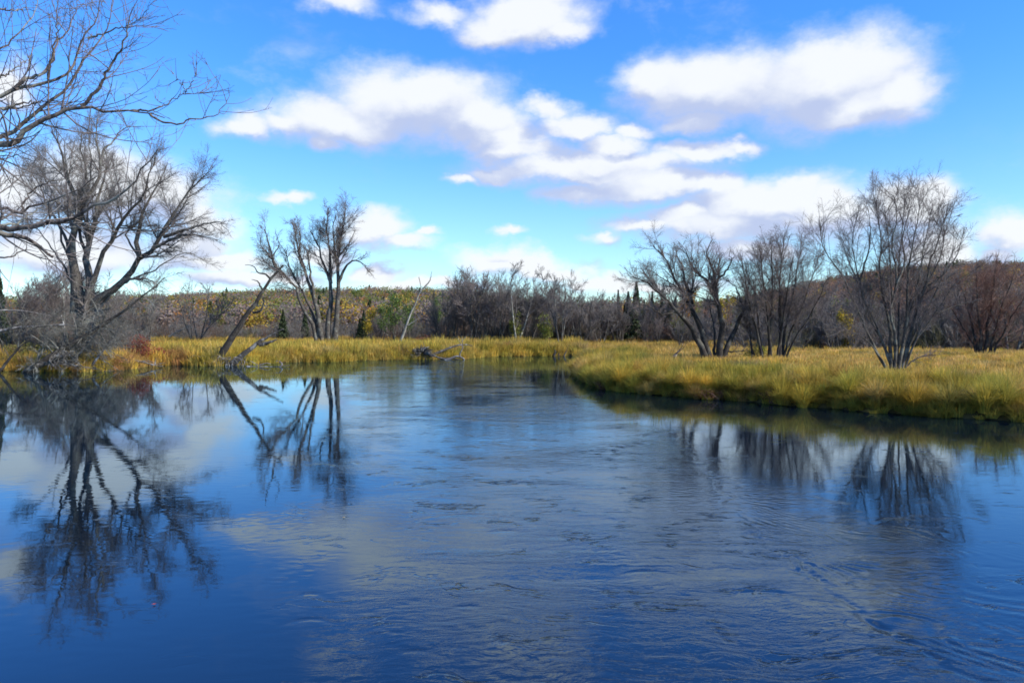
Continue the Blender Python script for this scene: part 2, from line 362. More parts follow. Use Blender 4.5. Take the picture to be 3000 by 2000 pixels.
# the current runs down the middle; the left side lies still
zn = T.mr(T.m('ADD', T.m('MULTIPLY_ADD', sx[1], .20, sx[0]), T.m('MULTIPLY', T.noise(tc, .2, 2, .5), 5.0)), .6, 5.5)
calm = T.mr(T.m('ADD', T.m('MULTIPLY_ADD', sx[1], .15, sx[0]), T.m('MULTIPLY', T.noise(tc, .5, 3, .5), 1.6)), 8.2, 10.2)
zn = T.m('MULTIPLY', zn, T.m('SUBTRACT', 1.0, T.m('MULTIPLY', calm, .92)))
amp = T.m('MULTIPLY_ADD', T.m('MULTIPLY', zn, T.m('MULTIPLY_ADD', mk, 1.0, .5)), 1.3, .05)
rg = T.m('ABSOLUTE', T.m('SUBTRACT', T.noise(T.v('MULTIPLY', wc, (.38, 1, 1)), 2.6, 3, .6, .5), .5))
cre = T.m('MULTIPLY', T.mr(rg, .035, .0), T.mr(T.noise(tc, .9, 3, .6), .52, .68))
h = T.m('ADD', T.m('MULTIPLY', n1, .0066), T.m('MULTIPLY', n2, .0021)); h = T.m('SUBTRACT', h, T.m('MULTIPLY', cre, .0100))
h = T.m('ADD', T.m('MULTIPLY', h, amp), T.m('MULTIPLY', n3, .0016))
b = T.add('ShaderNodeBump', ins={'Strength': 1.0, 'Distance': 1.0, 'Height': h}); T.l.new(b.outputs[0], bs.inputs['Normal']); M['water'] = m
bs.inputs['Specular IOR Level'].default_value = 0.0; bs.inputs['Roughness'].default_value = 1.0
gl = T.add('ShaderNodeBsdfGlossy', ins={'Color': (.68, .86, 1.0, 1), 'Roughness': 0.0, 'Normal': b.outputs[0]})
fr = T.add('ShaderNodeFresnel', ins={'IOR': 1.74, 'Normal': b.outputs[0]})
mx = T.add('ShaderNodeMixShader', ins={0: fr.outputs[0], 1: bs.outputs[0], 2: gl.outputs[0]}); T.l.new(mx.outputs[0], T.n['Material Output'].inputs[0])
tag(mesh('water', ripples(), M['water']), 'dark blue river with swirling current and reflections', kind='structure')

# ------------------------------------------------------------------ grass
def blades(n, h, spread, droop, w, seed):
    r = np.random.default_rng(seed); K = 4
    a = r.uniform(0, 2*math.pi, n); rad = spread*np.sqrt(r.uniform(0, 1, n)); b = np.stack([np.cos(a)*rad, np.sin(a)*rad, np.zeros(n)], 1)
    az = a+r.normal(0, .9, n); lean = r.uniform(.05, 1, n)*droop; L = h*r.uniform(.55, 1.15, n); t = np.linspace(0, 1, K)
    out = (lean*L)[:, None]*t[None]**1.8; zz = L[:, None]*(t[None]-(lean**1.5*.42)[:, None]*t[None]**2.6)
    c = b[:, None]+np.stack([np.cos(az)[:, None]*out, np.sin(az)[:, None]*out, zz], -1)
    s = az+math.pi/2+r.normal(0, .6, n); ww = w*np.array([.8, 1, .75, .15])*1.0; sd = np.stack([np.cos(s), np.sin(s), np.zeros(n)], 1)[:, None]*ww[None, :, None]
    V = np.stack([c-sd, c+sd], 2).reshape(-1, 3); q = np.arange(n)[:, None]*2*K+np.arange(K-1)[None]*2
    return V, np.stack([q, q+1, q+3, q+2], -1).reshape(-1, 4), np.repeat(r.uniform(0, 1, n), 2*K)
def spread_tufts(xy, scale, protos, cols, blade_var=.45, zoff=0.0):
    """place tuft prototypes at points: xy (n,2), scale (n,), cols (n,3)"""
    Z = np.maximum(gz(xy[:, 0], xy[:, 1]), -.02)+zoff; out = []; pick = rng.integers(0, len(protos), len(xy))
    for k, (V, F, bt) in enumerate(protos):
        i = np.where(pick == k)[0]
        if not len(i): continue
        a = rng.uniform(0, 2*math.pi, len(i)); c, s = np.cos(a)[:, None], np.sin(a)[:, None]; sc = scale[i][:, None]; wsc = np.sqrt(sc)
        x = (V[None, :, 0]*c-V[None, :, 1]*s)*wsc+xy[i, 0][:, None]; y = (V[None, :, 0]*s+V[None, :, 1]*c)*wsc+xy[i, 1][:, None]; z = V[None, :, 2]*sc+Z[i][:, None]
        Vv = np.stack([x, y, z], -1).reshape(-1, 3); Fv = (F[None]+(np.arange(len(i))*len(V))[:, None, None]).reshape(-1, 4)
        C = cols[i][:, None, :]*(1-blade_var/2+blade_var*bt[None, :, None]); C = C*(1+(bt[None, :, None]-.5)*np.array([.35, 0, -.2]))
        out.append((Vv, Fv, C.reshape(-1, 3)))
    return out
PAL = np.array([[.48,.34,.05],[.60,.38,.06],[.34,.30,.045],[.64,.43,.17],[.42,.22,.09],[.20,.21,.035]])
def patch_cols(x, y, bias=None, k=0, sc=1.0):
    """colours of the stand: patches of species, each tuft a little different"""
    n = len(x); w = np.stack([wob(x, y, .55*sc, k)+.9, wob(x, y, .9*sc, k+1)+.6, wob(x, y, .4*sc, k+2)+.5, wob(x, y, 1.2*sc, k+3)+.1, wob(x, y, .5*sc, k+4)-.05, wob(x, y, .7*sc, k+5)+.0], 1)
    if bias is not None: w = w+np.asarray(bias)
    w = np.clip(w+rng.normal(0, .35, (n, 6)), 0, None)**2.2+1e-4; w /= w.sum(1, keepdims=True)
    return (w@PAL)*rng.uniform(.72, 1.25, (n, 1))*(1+.34*wob(x, y, .33*sc, k+7))[:, None]
PR_BANK = [blades(110, 1.0, .30, 1.15, .011, 10+k) for k in range(6)]
PR_FAR = [blades(56, 1.0, .5, .7, .021, 30+k) for k in range(5)]
def scatter(x0, x1, y0, y1, n, cond, dmin=.1, dmax=1e9):
    x = rng.uniform(x0, x1, n); y = rng.uniform(y0, y1, n); d = sdist(x, y); k = (d > dmin) & (d < dmax) & cond(x, y, d)
    return x[k], y[k], d[k]
vis = lambda x, y, pad=2.5: (np.abs(x) < .667*y+pad)
rightside = lambda x, y: (x > 3.5) & (y < 76+.15*x)
# right bank fringe
x, y, d = scatter(3, 30, 24, 80, 60000, lambda x, y, d: vis(x, y) & rightside(x, y), -.25, 5)
k = rng.uniform(0, 1, len(x)) < np.where(d < 2.2, 1, .45)*np.clip(38/y, .35, 1); x, y, d = x[k], y[k], d[k]
k = d > .30*wob(x, y, .4, 6)-.05; x, y, d = x[k], y[k], d[k]
hh = np.clip(.88+.38*wob(x, y, .3, 2)+.22*wob(x, y, .75, 1), .3, 2)*np.where(d < .3, .8, 1)*rng.uniform(.6, 1.2, len(x))
k = (d > 3.2) | (rng.uniform(0, 1, len(x)) < np.where(d < 1.1, .10, .30)); hh = np.where(d < 3.2, hh*.72, hh)[k]; x, y, d = x[k], y[k], d[k]
pr = spread_tufts(np.stack([x, y], 1), hh, PR_BANK, patch_cols(x, y, [-.1, -.2, .55, .0, .35, .7]), zoff=-.05)
x, y, d = scatter(3, 30, 24, 80, 16000, lambda x, y, d: vis(x, y) & rightside(x, y) & (d > .35*wob(x, y, .3)), -.35, 4.0)
keep = []
for i in range(len(x)):                                   # tussocks keep their distance from each other
    if all((x[i]-x[j])**2+(y[i]-y[j])**2 > (.42+.25*((j*7) % 5)/5)**2 for j in keep[-900:]): keep.append(i)
    if len(keep) > 620: break
x, y, d = x[keep], y[keep], d[keep]
PR_T = [blades(520, 1.0, .16, 1.25, .0085, 60+k) for k in range(5)]
tc_ = PAL[rng.choice(6, len(x), p=[.24, .12, .30, .10, .09, .15])]*rng.uniform(.7, 1.3, (len(x), 1))
pr += spread_tufts(np.stack([x, y], 1), rng.uniform(.6, 1.35, len(x))*(1+.25*wob(x, y, .5, 2)), PR_T, tc_*.5+.5*patch_cols(x, y, [.1, -.1, .5, .0, .1, .5], 9), .5, zoff=-.03)
print('bank tufts', len(x))
x, y, d = scatter(3, 30, 24, 80, 26000, lambda x, y, d: vis(x, y) & rightside(x, y) & (d > .3*wob(x, y, .25, 4)-.1), -.45, .6)
k = rng.uniform(0, 1, len(x)) < .75; x, y = x[k], y[k]
pr += spread_tufts(np.stack([x, y], 1), rng.uniform(.25, .62, len(x)), PR_BANK, patch_cols(x, y, [-.2, -.2, .7, -.1, .8, .9], 11), zoff=-.03)
tag(mesh('bank_grass', pr, M['grass'], smooth=False), 'tall drooping yellow green grass overhanging the right bank', kind='stuff')
# right meadow behind it
x, y, d = scatter(3, 92, 28, 125, 30000, lambda x, y, d: vis(x, y, 4) & rightside(x, y), 4)
pr = spread_tufts(np.stack([x, y], 1), (.50+.20*wob(x, y, .7, 3))*rng.uniform(.7, 1.3, len(x)), PR_FAR, patch_cols(x, y, [.0, .25, .0, 1.0, .55, .0], 2), zoff=-.03)
x, y, d = scatter(6, 92, 76, 128, 9000, lambda x, y, d: vis(x, y, 4) & ~rightside(x, y), 1)
pr += spread_tufts(np.stack([x, y], 1), .8*rng.uniform(.7, 1.3, len(x)), PR_FAR, patch_cols(x, y, [.0, .25, .0, 1.0, .55, .0], 2), zoff=-.03)
tag(mesh('meadow_grass', pr, M['grass'], smooth=False), 'straw coloured meadow grass behind the right bank', kind='stuff')
# far and left bank
x, y, d = scatter(-62, 10, 54, 150, 60000, lambda x, y, d: vis(x, y, 4) & (x < 9) & ~((x > 3.5) & (y < 90)), -.2)
k = rng.uniform(0, 1, len(x)) < np.where(d < 5, 1, .42); x, y, d = x[k], y[k], d[k]
pxx = x/y*FD+HX
hh = np.where(d < 12, 1.12, .85)*(1+.34*wob(x, y, .55, 5)+.15*wob(x, y, 1.5, 2))*rng.uniform(.6, 1.25, len(x))*np.where(d < .6, .72, 1)*np.where(pxx < 290, .8, 1)
cc = patch_cols(x, y, [.3, .25, .3, .25, .25, .1], 4)*[.93, .98, 1.05]
cc = np.where((pxx < 300)[:, None], patch_cols(x, y, [.1, .1, .1, .1, .9, .3], 5), cc)
cc = np.where(((pxx > 285) & (pxx < 440) & (d < 3.5))[:, None], patch_cols(x, y, [.0, .2, -.2, .0, 1.5, -.2], 8), cc)
cc = np.where((d > 24)[:, None], patch_cols(x, y, [.0, .3, -.1, .1, .9, .1], 7), cc)
pr = spread_tufts(np.stack([x, y], 1), hh, PR_FAR, cc, zoff=-.04)
tag(mesh('reed_grass', pr, M['grass'], smooth=False), 'golden reed grass along the far bank of the river', kind='stuff')

# ------------------------------------------------------------------ traced bare trees
def limb3(pts, r0, r1, D, dz=0.0, dz0=0.0, K=14, wob_=.0):
    p2 = smooth_line([(a, b, 0) for a, b in pts], K); f = np.linspace(0, 1, K); dd = D+dz0+(dz-dz0)*f**1.3
    o = np.stack([(p2[:, 0]-HX)/FD*dd, dd, CH+(HY-p2[:, 1])/FD*dd], 1)
    if wob_: o[1:-1] += rng.normal(0, wob_, (K-2, 3))
    return o, (r1*.55+(r0-r1*.55)*(1-f)**1.15)*.85*D/FD
def traced(name, label, cat, D, base, limbs, grow, bark='bark', twig='twig', group=None, K=14, wob_=.03, sides=8, extra_parts=None):
    b = P(*base, D); b[2] = gz1(b[0], b[1])-.1
    e = empty(name, b, label, cat, group)
    L = [limb3(l[0], l[1], l[2], D, l[3] if len(l) > 3 else rng.uniform(-1, 1)*D*.03, l[4] if len(l) > 4 else 0, K, wob_) for l in limbs]
    A = (np.stack([q[0] for q in L]), np.stack([q[1] for q in L]))
    mesh('trunk', [tubes(A, sides)], M[bark], e, b)
    if grow: 
        parts = grow(A); 
        if parts: mesh('crown', [tubes(br, s) for br, s in parts], M[twig], e, b)
    return e, A
def crown_std(d1=1.6, d2=3.0, d3=4.5, f2=2.5, f3=3.6, l1=.42, l2=.45, l3=.5, t0=.3, rmin=.008, up=.05, m1=(1.2, 4.2), m2=(.6, 1.7), m3=(.25, .7), a1=38, wig=.13, leafr=1):
    def g(A):
        k1 = kids(A, d1*1.45, t0, 1, a1, 12, l1, .5, m1[1]*1.15, .5, rmin*1.8, 7, wig*.7, up, .78)
        tip = kids(A, 2.6, .86, 1, 24, 9, l1*.4, m1[0]*.35, m1[1]*.34, .9, rmin*2, 6, wig, up)
        k1 = (np.concatenate([k1[0][:, [0, 1, 2, 3, 4, 5, 6]], np.pad(tip[0], ((0, 0), (0, 1), (0, 0)), 'edge')]), np.concatenate([k1[1], np.pad(tip[1], ((0, 0), (0, 1)), 'edge')]))
        k1[0][len(k1[0])-len(tip[0]):, 6] += (tip[0][:, 5]-tip[0][:, 4])*.5
        k2 = kids(k1, d2*f2, .1, 1, 44, 13, l2, m2[0], m2[1], .55, rmin*.8, 5, wig*.9, up*.5)
        k3 = kids(k2, d3*f3, .1, 1, 40, 13, l3, m3[0], m3[1], .6, rmin*.50, 3, wig*.8, up*.4)
        return [(k1, 5), (k2, 4), (k3, 3)]
    return g

# big maple on the left bank
BIG = [([(192,846),(190,780),(190,740),(188,700),(180,660),(174,640)], 27, 15, 0),
 ([(190,780),(194,740),(198,700),(203,670),(205,650)], 21, 12, -.3),
 ([(174,720),(172,640),(165,590),(168,540),(176,500),(172,440),(150,400),(142,350),(118,300)], 15, 2.5, -1.5),
 ([(176,520),(190,470),(212,440),(228,405),(231,360),(222,315),(223,262)], 8, 1.5, 1.5),
 ([(231,375),(238,345),(256,330),(275,300),(300,290)], 4, 1.2, 2.5, 1),
 ([(204,700),(205,645),(198,595),(206,555),(215,520),(222,480),(228,445),(240,400),(246,360)], 12, 2.5, 3),
 ([(206,690),(214,640),(234,587),(262,540),(285,500),(312,470),(330,446),(342,405),(360,345)], 8, 1.6, -3),
 ([(206,705),(246,671),(288,641),(312,602),(354,569),(375,530),(397,494),(420,460),(445,425),(478,395)], 11, 1.8, -2),
 ([(376,543),(400,534),(430,525),(468,514),(500,508),(524,528)], 5, 1.2, -3, -1.6),
 ([(360,566),(399,545),(430,538),(455,539),(492,548)], 4.5, 1.2, -4, -1.6),
 ([(321,592),(312,551),(324,515),(327,490),(339,466),(360,430),(385,372)], 7, 1.5, 1, -1.2),
 ([(318,590),(296,555),(294,530),(300,510),(290,480),(270,460)], 3.2, 1, 2, -1.2),
 ([(270,657),(300,641),(322,639),(347,642),(362,655)], 5, 1.5, -3, -.8),
 ([(165,590),(150,545),(128,500),(106,470),(92,420),(62,385)], 5, 1.3, 3, -.6),
 ([(172,660),(140,600),(110,560),(82,520),(60,500)], 3.5, 1.2, 4),
 ([(173,640),(160,600),(140,540),(132,470),(100,400),(85,350)], 4, 1.2, 3),
 ([(176,500),(188,440),(200,390),(186,340),(190,300)], 5, 1.3, -2.5, -.8),
 ([(300,641),(350,620),(400,590),(440,580),(470,600)], 2.6, 1.0, 1, -.8),
 ([(200,600),(182,520),(196,450),(210,400),(205,330),(212,285)], 5, 1.2, 4, 1)]
traced('maple_tree', 'largest bare maple, thick grey trunk forking low on the left bank', 'tree', 65, (188, 838), BIG,
       crown_std(1.1, 2.3, 3.9, t0=.35, wig=.10, rmin=.010, m1=(1.1, 3.6), m2=(.6, 1.6), m3=(.3, .75)), sides=10, wob_=.05)

# near tree whose boughs reach in from the left
NEAR = [([(-300,760),(-300,560),(-290,420),(-270,250),(-240,60),(-210,-200)], 42, 18, 1),
 ([(-290,400),(-120,345),(0,331),(42,324),(54,300),(95,275),(135,258),(168,246),(200,245),(228,251),(250,258),(300,254),(345,262),(378,270)], 15, 2.2, 0),
 ([(345,262),(370,277),(410,285),(432,274),(480,268),(505,254),(520,230),(527,195),(512,183)], 3, .8, .1),
 ([(300,254),(345,252),(378,242),(400,228),(422,215),(450,213),(466,205)], 3, .7, .1),
 ([(422,215),(421,197),(410,187),(396,165)], 1.5, .6, .2), ([(422,215),(440,190),(450,170),(466,155)], 1.4, .6, 0),
 ([(-285,380),(-120,330),(0,314),(40,290),(80,262),(110,235),(145,210),(170,175),(190,140),(225,100),(250,50),(262,-20)], 10, 1.6, .8),
 ([(185,242),(215,215),(240,185),(250,155),(275,125),(290,80),(300,40),(322,-20)], 5, 1.2, -.5),
 ([(-280,300),(-120,235),(0,220),(40,205),(75,195),(120,185),(150,172),(170,150),(178,120),(190,90),(215,50),(242,-20)], 10, 1.8, .5),
 ([(35,205),(60,180),(100,165),(120,140),(130,100),(150,80),(170,40),(184,-20)], 5, 1.3, 1),
 ([(-260,200),(-100,150),(0,110),(40,75),(75,35),(85,5),(78,-30)], 6, 1.4, 1),
 ([(110,182),(120,130),(130,80),(130,30),(135,-20)], 3.5, 1.2, 0),
 ([(200,88),(235,78),(270,65),(300,55),(330,35),(358,-5)], 2.6, .7, -.3),
 ([(-290,560),(-120,520),(0,534),(60,546),(90,568),(121,590)], 20, 5.5, 0),
 ([(-290,560),(-100,515),(0,520),(30,524),(90,519),(135,509),(168,500),(210,473),(255,458),(291,434),(327,393),(363,342)], 13, 2.2, -1),
 ([(-285,500),(-100,470),(0,479),(45,488),(90,467),(150,449),(186,431),(222,405)], 8, 2, -.5),
 ([(48,486),(62,455),(75,435),(114,417),(144,411),(165,398)], 3.5, 1, 0),
 ([(-20,520),(45,509),(90,478),(140,455),(170,440)], 4, 1.2, .5),
 ([(-150,350),(0,357),(39,357),(72,367),(114,364)], 3, .8, .5),
 ([(-150,590),(0,590),(30,585),(62,569)], 5, 2.5, .3),
 ([(5,250),(50,238),(95,232),(110,215)], 4, 1, 0), ([(-20,250),(25,248),(70,240),(105,230),(150,240),(190,245)], 3, 1, .4),
 ([(0,178),(30,160),(60,140),(75,125)], 3, 1, .4), ([(0,20),(25,25),(55,20),(90,28)], 2.5, .8, .4), ([(54,300),(40,314),(66,320)], 2, .7, 0),
 ([(140,480),(210,450),(246,430),(228,400),(240,380)], 2.5, .9, .3)]
def near_grow(A):
    B = (A[0][1:], A[1][1:]); P_, R_ = B
    k1 = kids(B, 4.2, .22, 1, 58, 18, .5, .35, 1.15, .45, .0055, 7, .10, .10)
    k1u = kids(B, 3.4, .2, .95, 70, 12, .35, .3, 1.2, .3, .0045, 6, .05, .16)
    k2 = kids(k1, 7, .15, 1, 42, 14, .4, .12, .45, .6, .0035, 5, .12, .05)
    k3 = kids(k2, 7, .2, 1, 40, 12, .35, .06, .2, .7, .0028, 3, .12, .04)
    return [(k1, 5), (k1u, 5), (k2, 4), (k3, 3)]
traced('overhanging_tree', 'nearest tree, bare boughs reaching in from the upper left edge', 'tree', 11, (-300, 900), NEAR, near_grow, 'bark_near', 'twig_purple', K=26, wob_=.012, sides=10)

# leaning dead snag and its broken neighbour
def snag_grow(A):
    B = (A[0][1:], A[1][1:]); k1 = kids(B, 1.6, .3, 1, 50, 18, .35, .4, 1.6, .5, .012, 6, .16, .04); k2 = kids(k1, 2.6, .2, 1, 45, 15, .4, .2, .7, .6, .009, 4, .15, .05)
    return [(k1, 4), (k2, 3)]
traced('dead_tree', 'dead trunk leaning right over the water with crooked bare side branches', 'dead tree', 70.5, (497, 836),
 [([(494,842),(515,803),(545,755),(563,725),(587,695),(602,668),(626,635),(651,608)], 11, 4.5, 0),
  ([(622,641),(611,629),(593,626),(584,611),(563,608)], 3, 1.2, 0), ([(602,663),(593,647),(578,641)], 3, 1, .3),
  ([(580,717),(599,712),(606,692),(603,683),(620,686)], 4, 1.2, -.5), ([(632,613),(626,599),(626,587),(614,551),(609,518)], 3, .9, .3),
  ([(626,587),(640,560),(632,530)], 2, .8, .5), ([(640,622),(648,640),(636,655)], 2, .8, 0), ([(512,808),(506,796),(500,798)], 3, 1.5, 0)],
 snag_grow, 'bark_dark', 'twig', sides=9)
traced('leaning_log', 'broken weathered log propped at a slant beside the leaning dead trunk', 'log', 70.5, (528, 838),
 [([(524,841),(557,815),(590,788),(614,773),(632,764),(651,754)], 10, 3, 0), ([(596,790),(614,786),(636,779)], 7, 3.5, .2)], None, 'heap', sides=9)

# tall clump with several trunks
CLUMP = [([(728,788),(719,746),(701,719),(686,686),(680,656),(662,641),(650,626),(630,600),(617,560),(607,525)], 6, 1.5, -3),
 ([(734,788),(725,740),(710,701),(692,665),(677,635),(665,611),(657,575)], 6, 2, 2),
 ([(742,788),(731,731),(722,686),(710,653),(701,617),(689,596),(683,560),(674,517)], 8, 2, -1),
 ([(722,686),(716,645),(710,605),(708,584),(711,573)], 4.5, 3, -1, -.4),
 ([(754,788),(755,731),(761,686),(759,650),(749,620),(737,590),(731,560),(716,533)], 9, 2, 1.5),
 ([(768,788),(773,731),(776,686),(776,647),(776,599),(782,557),(788,521),(793,482)], 9, 1.8, 0),
 ([(776,650),(790,620),(806,600),(828,600),(842,616)], 5, 1.2, -1.5),
 ([(760,650),(758,581),(752,536),(753,488)], 5, 1.5, 2, .8), ([(690,662),(668,650),(655,652)], 3, 1, -1, -.5),
 ([(700,617),(688,580),(690,540),(684,515)], 3.5, 1.2, 1), ([(776,610),(768,570),(765,520),(772,492)], 4, 1.2, -1.5), ([(776,590),(800,560),(815,530)], 3.5, 1.2, 1)]
traced('multistem_tree', 'tall clump of several bare trunks fanning up from the far bank', 'tree', 106, (748, 788), CLUMP,
       crown_std(1.3, 2.3, 3.3, t0=.5, wig=.10, rmin=.0145, m1=(1.0, 3.2), m2=(.6, 1.6), m3=(.35, .8), a1=30, up=.07), 'bark', 'twig_purple', wob_=.05)
traced('dead_birch', 'slim pale dead trunk leaning right in front of the far wood', 'dead tree', 104, (918, 784),
 [([(918,790),(938,734),(956,692),(966,668),(966,650),(962,635)], 4, 1.8, 0), ([(966,668),(980,653),(989,640),(992,622)], 2.5, 1.2, 0), ([(930,750),(955,735),(966,725)], 2, 1, 0)],
 None, 'bark_pale')

# right bank trees
SPREAD = [([(1622,834),(1603,779),(1580,740),(1555,713),(1528,686),(1501,662),(1468,641),(1448,634)], 10, 1.8, -2),
 ([(1632,834),(1612,761),(1591,716),(1573,680),(1555,650),(1540,614),(1520,585),(1500,565)], 10, 1.8, 1),
 ([(1591,704),(1585,674),(1573,644),(1567,614),(1557,590),(1550,565)], 6, 1.5, 2, .5),
 ([(1650,834),(1657,770),(1657,735),(1650,700),(1640,670),(1622,645),(1603,624),(1582,600),(1575,575)], 11, 1.8, -1),
 ([(1645,680),(1640,640),(1634,610),(1622,580),(1630,560),(1638,548)], 6, 1.5, 1, -.4),
 ([(1655,834),(1672,790),(1690,750),(1705,715),(1716,680),(1722,650),(1712,618)], 9, 1.6, 1.5),
 ([(1640,834),(1642,790),(1638,740),(1630,700)], 5, 2, 2), ([(1560,715),(1520,720),(1490,700),(1462,705)], 3, 1.2, -2, -.8),
 ([(1640,650),(1665,625),(1680,600),(1675,580)], 4, 1.2, 0), ([(1705,700),(1690,660),(1665,640)], 3, 1.2, 2, .6),
 ([(1659,830),(1667,811),(1690,806),(1722,806)], 3.5, 1.2, 0)]
traced('spreading_tree', 'dark bare tree with wide arching limbs on the right meadow', 'tree', 62, (1640, 834), SPREAD,
       crown_std(2.1, 2.7, 3.8, t0=.4, wig=.10, rmin=.011, m1=(.9, 2.6), m2=(.5, 1.2), m3=(.25, .6)), 'bark_dark', 'twig_purple', wob_=.05)
fan = lambda x0, y0, x1, y1, r, bend=0: ([(x0, y0), (x0+(x1-x0)*.25, y0+(y1-y0)*.3), (x0+(x1-x0)*.55+bend, y0+(y1-y0)*.6), (x0+(x1-x0)*.8+bend*.5, y0+(y1-y0)*.82), (x1, y1)], r, 1.3, rng.uniform(-2.5, 2.5))
STEMS = [fan(1752,838,1705,600,4.5,-6), fan(1752,838,1730,640,4), fan(1768,838,1770,555,6,6), fan(1790,838,1800,545,6,-5), fan(1772,838,1745,570,5), fan(1792,838,1840,560,5,4), fan(1795,838,1880,590,4,5), fan(1800,838,1900,640,3.5,8), fan(1735,834,1700,690,3), fan(1728,834,1715,660,3), fan(1784,838,1820,600,4)]
traced('stem_cluster', 'dense cluster of slender upright stems right of the spreading tree', 'tree', 62, (1770, 838), STEMS,
       crown_std(1.9, 2.4, 3.4, t0=.3, wig=.09, rmin=.0105, m1=(.8, 2.4), m2=(.5, 1.2), m3=(.3, .65), a1=28, up=.07), 'bark_dark', 'twig_purple', wob_=.03)
FAN = [([(2045,862),(2011,804),(1990,760),(1970,712),(1951,672),(1935,632),(1910,600),(1890,565),(1882,505)], 4.4, 1.1, -1),
 ([(2047,862),(2045,780),(2039,724),(2027,675),(2020,620),(2023,560),(2018,500),(2006,448)], 5.9, 1.1, 1),
 ([(2052,862),(2058,780),(2045,725),(2050,690),(2060,650),(2055,600),(2050,560),(2060,500),(2052,448)], 5.2, 1.0, -1.5),
 ([(2060,862),(2075,780),(2085,720),(2083,660),(2088,600),(2100,540),(2111,480),(2108,445)], 5.9, 1.0, 0),
 ([(2066,862),(2090,770),(2110,700),(2125,660),(2148,615),(2165,570),(2170,520),(2160,470)], 5.2, 1.0, 1.5),
 ([(2070,862),(2100,790),(2140,730),(2172,680),(2200,645),(2245,615)], 3.7, 1.0, -1),
 ([(2056,862),(2030,790),(2002,740),(1985,690),(1974,640),(1962,590),(1958,540),(1975,470)], 4.4, 1.0, 2),
 ([(2110,702),(2130,640),(2135,600),(2152,560),(2170,500),(2190,470)], 3.7, 0.9, 0, .6), ([(2046,862),(2000,790),(1955,760),(1915,750)], 2.6, 0.9, -1),
 ([(2060,650),(2078,600),(2072,550),(2085,500),(2080,455)], 3.0, 0.9, 1, -.8), ([(1975,645),(1990,590),(2000,540),(1995,480)], 3.0, 0.9, 0, .8), ([(2125,660),(2165,630),(2200,580),(2215,520)], 3.0, 0.9, 0, .8),
 ([(2150,720),(2200,700),(2240,690)], 2.5, 1, 0), ([(2070,850),(2110,820),(2160,812)], 2.5, 1, 0)]
FAN += [fan(2058, 862, 2032, 478, 3.6, 4), fan(2060, 862, 2078, 462, 3.8, -5), fan(2064, 862, 2138, 486, 3.6, 6), fan(2052, 862, 1935, 560, 3.2, -4), fan(2066, 862, 2196, 560, 3.2, 6)]
traced('fan_tree', 'tall bare tree fanning out from one base nearest the right bank', 'tree', 46, (2056, 862), FAN,
       crown_std(2.2, 2.7, 3.9, t0=.28, wig=.07, rmin=.008, m1=(.8, 1.75), m2=(.45, 1.1), m3=(.2, .55), a1=30, up=.06), 'bark', 'twig_purple', wob_=.02)
REDS = [fan(2250,838,2205,640,5), fan(2255,838,2240,610,5), fan(2260,838,2290,600,6), fan(2265,838,2330,620,5), fan(2258,838,2180,700,3.5), fan(2270,838,2352,680,4), fan(2252,838,2265,650,4)]
traced('red_maple', 'bare tree with reddish twigs at the right edge of the meadow', 'tree', 68, (2260, 838), REDS,
       crown_std(1.9, 2.2, 2.8, t0=.25, rmin=.012, m1=(.9, 2.6), m2=(.5, 1.3), m3=(.3, .7), a1=32), 'bark_dark', 'twig_red', wob_=.05)

# ------------------------------------------------------------------ grey tangle on the left bank: fallen dead conifers
def tangle_grow(n1=5, l=1.9, up=-.03):
    def g(A):
        k1 = kids(A, n1, .05, 1, 72, 16, .5, l*.6, l, .4, .009, 7, .10, up); k2 = kids(k1, 6.5, .12, 1, 40, 14, .45, .4, 1.1, .6, .007, 5, .10, -.02); k3 = kids(k2, 6, .1, 1, 36, 14, .5, .2, .5, .7, .0055, 3, .10, 0)
        return [(k1, 4), (k2, 3), (k3, 3)]
    return g
traced('fallen_conifer', 'dark leaning dead trunk crossing in front of the largest maple', 'dead tree', 60, (62, 850),
 [([(58,856),(110,822),(162,789),(210,762),(240,744),(300,701),(354,660),(378,636)], 10, 2, 2)], tangle_grow(6.5, 2.0), 'bark_dark', 'twig_grey', sides=8)
traced('dead_spruce', 'grey dead spruce top drooping low at the left edge of the bank', 'dead tree', 61.5, (-30, 830),
 [([(-60,770),(0,758),(60,750),(130,745),(190,752),(250,775)], 5, 1.5, 0), ([(-60,720),(0,712),(60,715),(120,726)], 4, 1.2, 1)], tangle_grow(5.5, 2.0, -.06), 'dead', 'twig_grey')
traced('dead_brush', 'grey mass of fine dead branches heaped below the largest maple', 'dead tree', 61, (215, 838),
 [([(150,846),(190,800),(225,760),(262,735)], 5, 1.5, 1), ([(205,845),(240,800),(262,770),(280,745)], 4, 1.5, 0), ([(120,846),(140,800),(150,760),(140,720)], 4, 1.5, 1)], tangle_grow(7, 2.2, -.01), 'dead', 'twig_grey')
traced('leaning_pole', 'slim dark trunk leaning right at the far left waterline', 'dead tree', 59.5, (0, 846),
 [([(-6,858),(14,832),(36,806),(52,790),(74,770)], 5, 2, 0)], lambda A: [(kids(A, 1.2, .3, 1, 50, 15, .3, .3, .9, .5, .012, 5, .15, .03), 3)], 'bark_dark', 'twig_grey')
